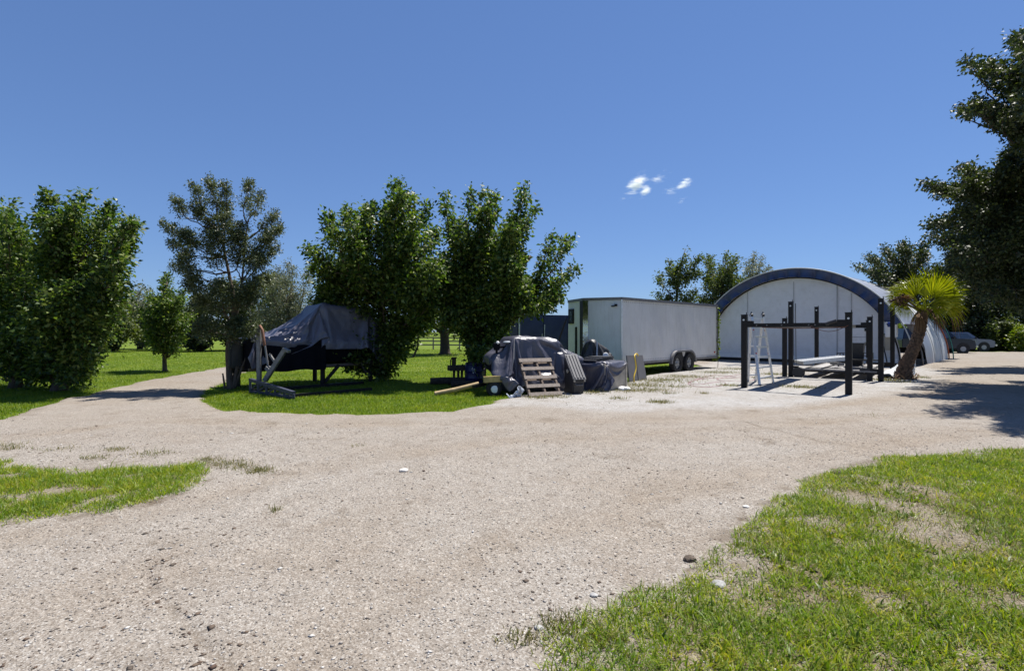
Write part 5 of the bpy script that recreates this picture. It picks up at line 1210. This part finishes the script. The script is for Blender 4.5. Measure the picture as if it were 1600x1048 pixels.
bgtree('background_tree', 'dark tall tree straight above the silver car', 1556, 48, 56, 405, 538, 'leaf_oak', 14000, 42, bgroup)
bgtree('background_tree', 'dark tree at the right edge beyond the gravel', 1625, 49, 55, 410, 540, 'leaf_oak', 10000, 43, bgroup)
for bx_, by_, w, h, lf, lab, sd in ((1575, 548, 13, 56, 'leaf_far', 'tall green shrub at the far edge of the gravel right of the cars', 51), (1592, 549, 14, 40, 'leaf_bright', 'low bright green shrub at the right end of the far gravel edge', 52), (1548, 548, 13, 48, 'leaf_far', 'dull green shrub just right of the silver car', 53), (1560, 547, 12, 26, 'leaf_far', 'low dark shrub between the taller shrubs and the silver car', 54)):
    tree('shrub', lab, (bx_, by_), None, [[(bx_, by_, .06), (bx_ + 1, by_ - h * .4, .03)]], [(bx_, by_ - 2, bx_ + k * w * .8, by_ - h * (1 - .45 * k * k), w * .5) for k in (-1, -.5, 0, .5, 1)] + [(bx_ - w * .4, by_ - 2, bx_ - w * .7, by_ - h * .35, w * .45), (bx_ + w * .4, by_ - 2, bx_ + w * .7, by_ - h * .35, w * .45)], lf, nleaf=3500, size=.22, depth=.9, clones=1, cat='shrub', seed=sd, limb_r=.02)
# far tree belt, one mass on the horizon
n = 9000; x = rng.uniform(-260, 300, n); y = rng.uniform(190, 215, n); hh = 3.0 + 5.5 * fbm(x * .05, y * .05, 71, 4)
c_ = np.column_stack([x, y, rng.random(n) ** .7 * hh]); a = unit(rng.normal(0, 1, (n, 3))); b_ = unit(np.cross(a, rng.normal(0, 1, (n, 3)))); s_ = rng.uniform(.7, 1.6, n)[:, None]
far_ = link_raw('far_tree_belt', quads_mesh(np.stack([c_ - a * s_, c_ - b_ * s_ * .7, c_ + a * s_, c_ + b_ * s_ * .7], 1)), M['leaf_far']); tag(far_, 'distant belt of trees along the horizon', 'tree belt', kind='stuff')
# vine on the trailer's rear corner
vn = []
for k in range(420):
    z = .45 + 2.35 * rng.random(); p = TP(TL + .03 + rng.normal(0, .035), rng.normal(-.03, .05), z); vn.append(p)
    if k % 12 == 0: vn.append(TP(TL - .5 * rng.random(), -.03, .35 + .1 * rng.random()))
vn = np.array(vn); a = unit(rng.normal(0, 1, vn.shape)); b_ = unit(np.cross(a, rng.normal(0, 1, vn.shape)))
vr = thing('climbing_vine', tuple(TP(TL, 0, 0)), 'yellow green vine climbing the rear corner of the silver trailer', 'vine')
link_raw('leaves', quads_mesh(np.stack([vn - a * .05, vn - b_ * .035, vn + a * .05, vn + b_ * .035], 1)), M['leaf_bright'], vr)
MB().tube([TP(TL + .03 + .03 * math.sin(k), -.03, .0 + 2.8 * k / 14) for k in range(15)], .012, 5).build('stem', M['bark'], vr)

# ---------------------------------------------------------------- palm
pb = np.array((*G(1412, 593), 0.)); PYd = pb[1]
palm = thing('palm_tree', tuple(pb), 'short leaning palm with yellow green fan fronds beside the shelter', 'palm')
ctr = smooth_pts([W(1409, 594, PYd) - Zv * .02, W(1416, 570, PYd), W(1427, 545, PYd), (W(1436, 520, PYd)), W(1440, 500, PYd), W(1443, 486, PYd)], 6)
rad = np.interp(np.linspace(0, 1, len(ctr)), [0, .1, .3, .7, 1], [.32, .21, .14, .125, .115])
MB().tube(ctr, list(rad * .86), 14).build('trunk', M['palm_bark'], palm, smooth=True)
nb = 0
for i in range(2, len(ctr) - 1):                                    # leaf boots in crossing rows
    tdir = unit((ctr[i + 1] - ctr[i - 1])[None])[0]
    for k in range(9):
        for half in (0, 1):
            a = 2 * math.pi * (k + .5 * ((i + half) % 2)) / 9 + rng.uniform(-.12, .12); c_ = ctr[i] + (ctr[i + 1] - ctr[i]) * half * .5
            rdv = np.array((math.cos(a), math.sin(a), 0)); rdv = unit((rdv - tdir * (rdv @ tdir))[None])[0]; sdv = np.cross(tdir, rdv)
            r0 = rad[i] * .82; lo = c_ + rdv * r0 - tdir * .07; hi = c_ + rdv * (r0 + .06 + rng.uniform(-.015, .025)) + tdir * .10; w0, w1 = .085, .045
            MB().add([lo - sdv * w0, lo + sdv * w0, hi + sdv * w1, hi - sdv * w1, hi + sdv * w1 * .8 - rdv * .05, hi - sdv * w1 * .8 - rdv * .05], [(0, 1, 2, 3), (3, 2, 4, 5), (1, 4, 2), (0, 3, 5)]).build('leaf_boot', M['palm_bark'], palm); nb += 1
pts = np.array([pb + np.array((rng.normal(0, .25), rng.normal(0, .2), rng.random() * .18)) for k in range(160)]); a = unit(rng.normal(0, 1, pts.shape)); b_ = unit(np.cross(a, rng.normal(0, 1, pts.shape)))
link_raw('root_mat', quads_mesh(np.stack([pts - a * .10, pts - b_ * .02, pts + a * .10, pts + b_ * .02], 1)), M['palm_dry'], palm)['kind'] = 'stuff'
head = ctr[-1]
def frond(name, hub, dirv, face, R, m, spread=2.2, nseg=34, petiole=None, droop=.10, rs=None):
    """fan leaf: segments fold out from the hub in the plane spanned by dirv and face x dirv"""
    rs = rs or rng; dirv = unit(np.array(dirv, float)[None])[0]; sv = unit(np.cross(dirv, face)[None])[0]; nv = np.cross(sv, dirv)
    mb = MB()
    if petiole is not None: mb.tube([petiole, (petiole + hub) / 2 + Zv * .03, hub], [.03, .022, .015], 5)
    for k in range(nseg):
        a = (k / (nseg - 1) - .5) * spread * 1.15; ca, sa = math.cos(a), math.sin(a)
        d = dirv * ca + sv * sa; L_ = R * (.78 + .22 * math.cos(a * .7)) * rs.uniform(.86, 1.06)
        t_ = np.cross(d, nv); w = .027 * R / 1.1; fold = nv * (.018 if k % 2 else -.018)
        p0 = hub; p1 = hub + d * L_ * .42 + nv * .10 * R * math.cos(a) + fold; p2 = hub + d * L_ * .75 + nv * .10 * R - Zv * droop * .22 * R; p3 = hub + d * L_ + nv * .05 * R - Zv * droop * R * rs.uniform(.5, 1.3)
        mb.add([p0 - t_ * w * .3, p0 + t_ * w * .3, p1 - t_ * w, p1 + t_ * w, p2 - t_ * w * .7, p2 + t_ * w * .7, p3], [(0, 1, 3, 2), (2, 3, 5, 4), (4, 5, 6)])
    return mb.build(name, M[m], palm)
sc_ = PYd / FOC
# hub pixel, tip direction in pixels + depth, radius in pixels
for hx, hy, dx, dyp, dz_, R, m, sp in ((1430, 464, -.45, .9, -.15, 50, 'palm_green', 1.75), (1422, 470, -.95, .35, .1, 44, 'palm_green', 1.6), (1456, 462, .45, .9, -.2, 54, 'palm_green', 1.8), (1462, 468, .95, .45, .1, 50, 'palm_green', 1.7),
                                   (1446, 470, -.1, .6, -.8, 36, 'palm_green', 1.9), (1454, 478, .6, -.05, -.8, 36, 'palm_green', 1.8), (1438, 480, -.5, -.2, -.8, 30, 'palm_green', 1.7), (1446, 464, .05, 1, .8, 48, 'palm_green', 1.7), (1470, 476, .9, -.3, -.4, 36, 'palm_green', 1.5), (1466, 470, 1, .1, .5, 44, 'palm_green', 1.5), (1428, 466, -.6, .6, .8, 44, 'palm_green', 1.6),
                                   (1406, 468, -.9, .5, -.3, 30, 'palm_green', 1.8), (1402, 472, -.9, -.3, -.4, 26, 'palm_green', 1.6), (1412, 474, -.1, -1, -.3, 24, 'palm_green', 1.2), (1476, 480, .75, -.6, 0, 36, 'palm_dry', 1.2), (1434, 486, -.35, -.9, -.3, 30, 'palm_dry', .9), (1456, 488, .3, -.95, -.4, 28, 'palm_dry', .9), (1412, 466, .1, .5, -.7, 18, 'palm_dry', 2.0), (1405, 470, -.3, -.5, -.6, 18, 'palm_dry', 2.0)):
    hub = W(hx, hy, PYd + dz_ * .25); frond('frond', hub, (dx, dz_, dyp), (0, -1, .35), R * sc_, m, sp, 21 if m == 'palm_green' else 18, head + np.array((rng.normal(0, .05), rng.normal(0, .05), -.05)), (.10 if dyp > .3 else .28) if m == 'palm_green' else .45)
mb = MB()
for k in range(60):
    p = W(1407 + rng.normal(0, 6), 467 + rng.normal(0, 4), PYd - .2 + rng.normal(0, .12)); mb.ball(p, .045 * rng.uniform(.6, 1.3), 5, 4)
mb.build('dry_seed_cluster', M['palm_dry'], palm)['kind'] = 'stuff'

# ---------------------------------------------------------------- parked vehicles
def car(name, label, front, head_deg, L_, Wd, Hh, paint, hood, cat):
    """front: ground point under the front bumper's centre; built nose along +axis"""
    ax = np.array((math.cos(math.radians(head_deg)), math.sin(math.radians(head_deg)), 0)); ay = np.array((-ax[1], ax[0], 0)); o = np.array((*front, 0.))
    root = thing(name, tuple(o), label, cat)
    def V_(x, y, z): return o + ax * x + ay * y + Zv * z
    z0, zb = .36, hood - .06
    MB().slab([(-L_, z0 + .1), (-L_, zb), (-L_ + .05, hood), (-1.25, hood), (-.35, hood - .05), (-.04, hood - .18), (0, z0 + .15), (-.1, z0)], o, ax, Zv, ay, -Wd / 2, Wd / 2).build('body', M[paint], root, smooth='angle', bevel=.05)
    cab = MB(); hw = Wd / 2 - .05; tw_ = Wd / 2 - .22
    prof = [(-L_ + .08, hood - .02, hw), (-1.15, hood - .02, hw), (-1.85, Hh, tw_), (-L_ + .25, Hh, tw_)]
    vs = [V_(x, -w, z) for x, z, w in prof] + [V_(x, w, z) for x, z, w in prof]
    cb = cab.add(vs, [(3, 2, 1, 0), (4, 5, 6, 7), (0, 1, 5, 4), (1, 2, 6, 5), (2, 3, 7, 6), (3, 0, 4, 7)]).build('cabin', M[paint], root, bevel=.04)
    k = .012
    def q4(nm, pts): return MB().add(pts, [(0, 1, 2, 3)]).build(nm, M['glass'], cb)
    e = ax * .02 + Zv * .012
    q4('windshield', [V_(-1.22, -hw + .12, hood + .05) + e, V_(-1.22, hw - .12, hood + .05) + e, V_(-1.80, tw_ - .06, Hh - .07) + e, V_(-1.80, -tw_ + .06, Hh - .07) + e])
    for s in (-1, 1):
        for (xa, xb) in ((-1.62, -2.55), (-2.65, -3.5)):
            lo, hi = hood + .05, Hh - .1
            def wv(x, z): f = (z - hood) / (Hh - hood); return s * (hw + (tw_ - hw) * f + .008)
            q4('side_window', [V_(xa, wv(0, lo), lo), V_(xb, wv(0, lo), lo), V_(xb, wv(0, hi), hi), V_(xa - (.38 if xa > -2 else 0), wv(0, hi), hi)])
    for x in (-.85, -L_ + .95):
        for s in (-1, 1):
            c_ = V_(x, s * (Wd / 2 - .11), .37); w_ = MB().tube([c_ - ay * .11, c_ - ay * .10, c_ + ay * .10, c_ + ay * .11], [.28, .37, .37, .28], 20).build('wheel', M['rubber'], root, smooth='angle')
            MB().tube([c_ + ay * s * .10, c_ + ay * s * .118], [.22, .19], 14).build('rim', M['rim'], w_)
            MB().tube([V_(x, s * (Wd / 2 - .16), .40), V_(x, s * (Wd / 2 + .006), .40)], .44, 20).build('wheel_arch', M['rubber'], root)
    for s in (-1, 1): MB().box(V_(-.02, s * (Wd / 2 - .26), hood - .27), (.09, .34, .16), (ax, ay, Zv)).build('headlight', M['lamp_glass'], root, bevel=.03)
    MB().box(V_(.01, 0, hood - .27), (.06, Wd * .5, .17), (ax, ay, Zv)).build('grille', M['steel_black'], root)
    MB().box(V_(.06, 0, .55), (.16, Wd + .02, .16), (ax, ay, Zv)).build('bumper', M['chrome'], root, bevel=.04)
    for s in (-1, 1): MB().box(V_(-1.5, s * (Wd / 2 + .1), hood + .08), (.10, .2, .16), (ax, ay, Zv)).build('mirror', M['plastic_black'], root, bevel=.03)
    return root
fp = W(1513, 552, 39.3)[:2]; car('parked_car', 'dark blue tall car nosing out behind the shelter, nearer of the two parked cars', fp, -14, 4.9, 1.95, 1.95, 'car_blue', 1.16, 'car')
fp = W(1544, 549, 43.5)[:2]; car('parked_car', 'light silver car, farther right of the two parked cars', fp, -12, 4.6, 1.8, 1.66, 'car_silver', 1.08, 'car')

GROUPS = {'parked_car': 'cars parked beyond the shelter', 'leaning_board': 'boards leaning on the trailer', 'car_lift': 'car lifts before the shelter', 'broadleaf_tree': 'leafy trees along the lawn', 'oak_tree': 'oaks on the right',
          'dense_tree': 'trees behind the trailer and shelter', 'shrub': 'shrubs at the far gravel edge', 'log': 'logs in the shade of the big tree', 'stone': 'single stones on the driveway'}
for o in list(sc.objects):
    k = o.name.split('.')[0]
    if o.parent is None and k in GROUPS and not o.get('group'): o['group'] = GROUPS[k]

# ---------------------------------------------------------------- far fence
fa, fb = W(560, 540, 50.0)[:2], W(760, 540, 47.0)[:2]
fn = thing('rail_fence', (*fa, 0), 'weathered low post and rail fence at the back of the lawn between the big trees', 'fence')
fd = (fb - fa); fl_ = np.linalg.norm(fd); fd = np.array((*(fd / fl_), 0)); fo = np.array((*fa, 0.))
npost = 6
for k in range(npost): MB().bar(fo + fd * fl_ * k / (npost - 1), fo + fd * fl_ * k / (npost - 1) + Zv * 1.2, .12).build('post', M['wood'], fn)
for k in range(npost - 1):
    for z in (.45, .8, 1.12): MB().bar(fo + fd * fl_ * k / (npost - 1) + Zv * z, fo + fd * fl_ * (k + 1) / (npost - 1) + Zv * (z + rng.uniform(-.03, .03)), .05, .12).build('rail', M['wood'], fn)

# ---------------------------------------------------------------- one small cloud
CYd = 1500.0
cl = bpy.data.materials.new('cloud_vapour'); cl.use_nodes = True; t = cl.node_tree
for nd in list(t.nodes):
    if nd.type == 'BSDF_PRINCIPLED': t.nodes.remove(nd)
out = [nd for nd in t.nodes if nd.type == 'OUTPUT_MATERIAL'][0]
pv = N(t, 'ShaderNodeVolumePrincipled'); pv.inputs['Color'].default_value = (1, 1, 1, 1); pv.inputs['Anisotropy'].default_value = .35
g = N(t, 'ShaderNodeNewGeometry'); acc = None
mpn = N(t, 'ShaderNodeMapping'); mpn.inputs['Rotation'].default_value = (0, math.radians(40), 0); mpn.inputs['Scale'].default_value = (.35, 1, 1.25); t.links.new(g.outputs['Position'], mpn.inputs[0])
wn_ = N(t, 'ShaderNodeTexNoise', Scale=.055, Detail=7, Roughness=.72); t.links.new(mpn.outputs[0], wn_.inputs['Vector'])
for x0, y0, x1, y1, rp, dn in ((980, 303, 1010, 273, 15, 1.0), (1000, 311, 1016, 288, 10, .75), (1016, 284, 1046, 268, 11, .55), (1058, 294, 1078, 281, 11, .95), (1028, 298, 1060, 295, 11, .5), (1058, 313, 1074, 311, 9, .4), (968, 312, 980, 309, 7, .35), (996, 296, 1020, 290, 12, .5)):
    a, b_ = W(x0, y0, CYd), W(x1, y1, CYd); mid = (a + b_) / 2; dv = b_ - a; L_ = np.linalg.norm(dv) / 2 + rp * CYd / FOC * .6; ang = math.atan2(dv[2], dv[0])
    mp = N(t, 'ShaderNodeMapping'); mp.vector_type = 'TEXTURE'; mp.inputs['Location'].default_value = tuple(mid); mp.inputs['Rotation'].default_value = (0, -ang, 0); rr = rp * CYd / FOC; mp.inputs['Scale'].default_value = (L_, rr, rr)
    t.links.new(g.outputs['Position'], mp.inputs[0])
    ln = N(t, 'ShaderNodeVectorMath'); ln.operation = 'LENGTH'; t.links.new(mp.outputs[0], ln.inputs[0])
    f = math_node(t, 'SUBTRACT', 1.0, ln.outputs['Value'], True); f = math_node(t, 'MULTIPLY', f, dn)
    acc = f if acc is None else math_node(t, 'MAXIMUM', acc, f)
d = math_node(t, 'ADD', math_node(t, 'MULTIPLY', acc, 1.15), math_node(t, 'MULTIPLY', math_node(t, 'SUBTRACT', wn_.outputs[0], .60), 5.0)); d = math_node(t, 'MULTIPLY', math_node(t, 'MULTIPLY', math_node(t, 'MAXIMUM', d, 0.0), acc), .30)
t.links.new(d, pv.inputs['Density']); t.links.new(pv.outputs[0], out.inputs['Volume'])
a, b_ = W(955, 325, CYd), W(1095, 255, CYd)
cb_ = MB().box(((a[0] + b_[0]) / 2, CYd, (a[2] + b_[2]) / 2), (b_[0] - a[0], 50, b_[2] - a[2])).build('cloud', cl); tag(cb_, 'small wispy white cloud alone in the blue sky', 'cloud')
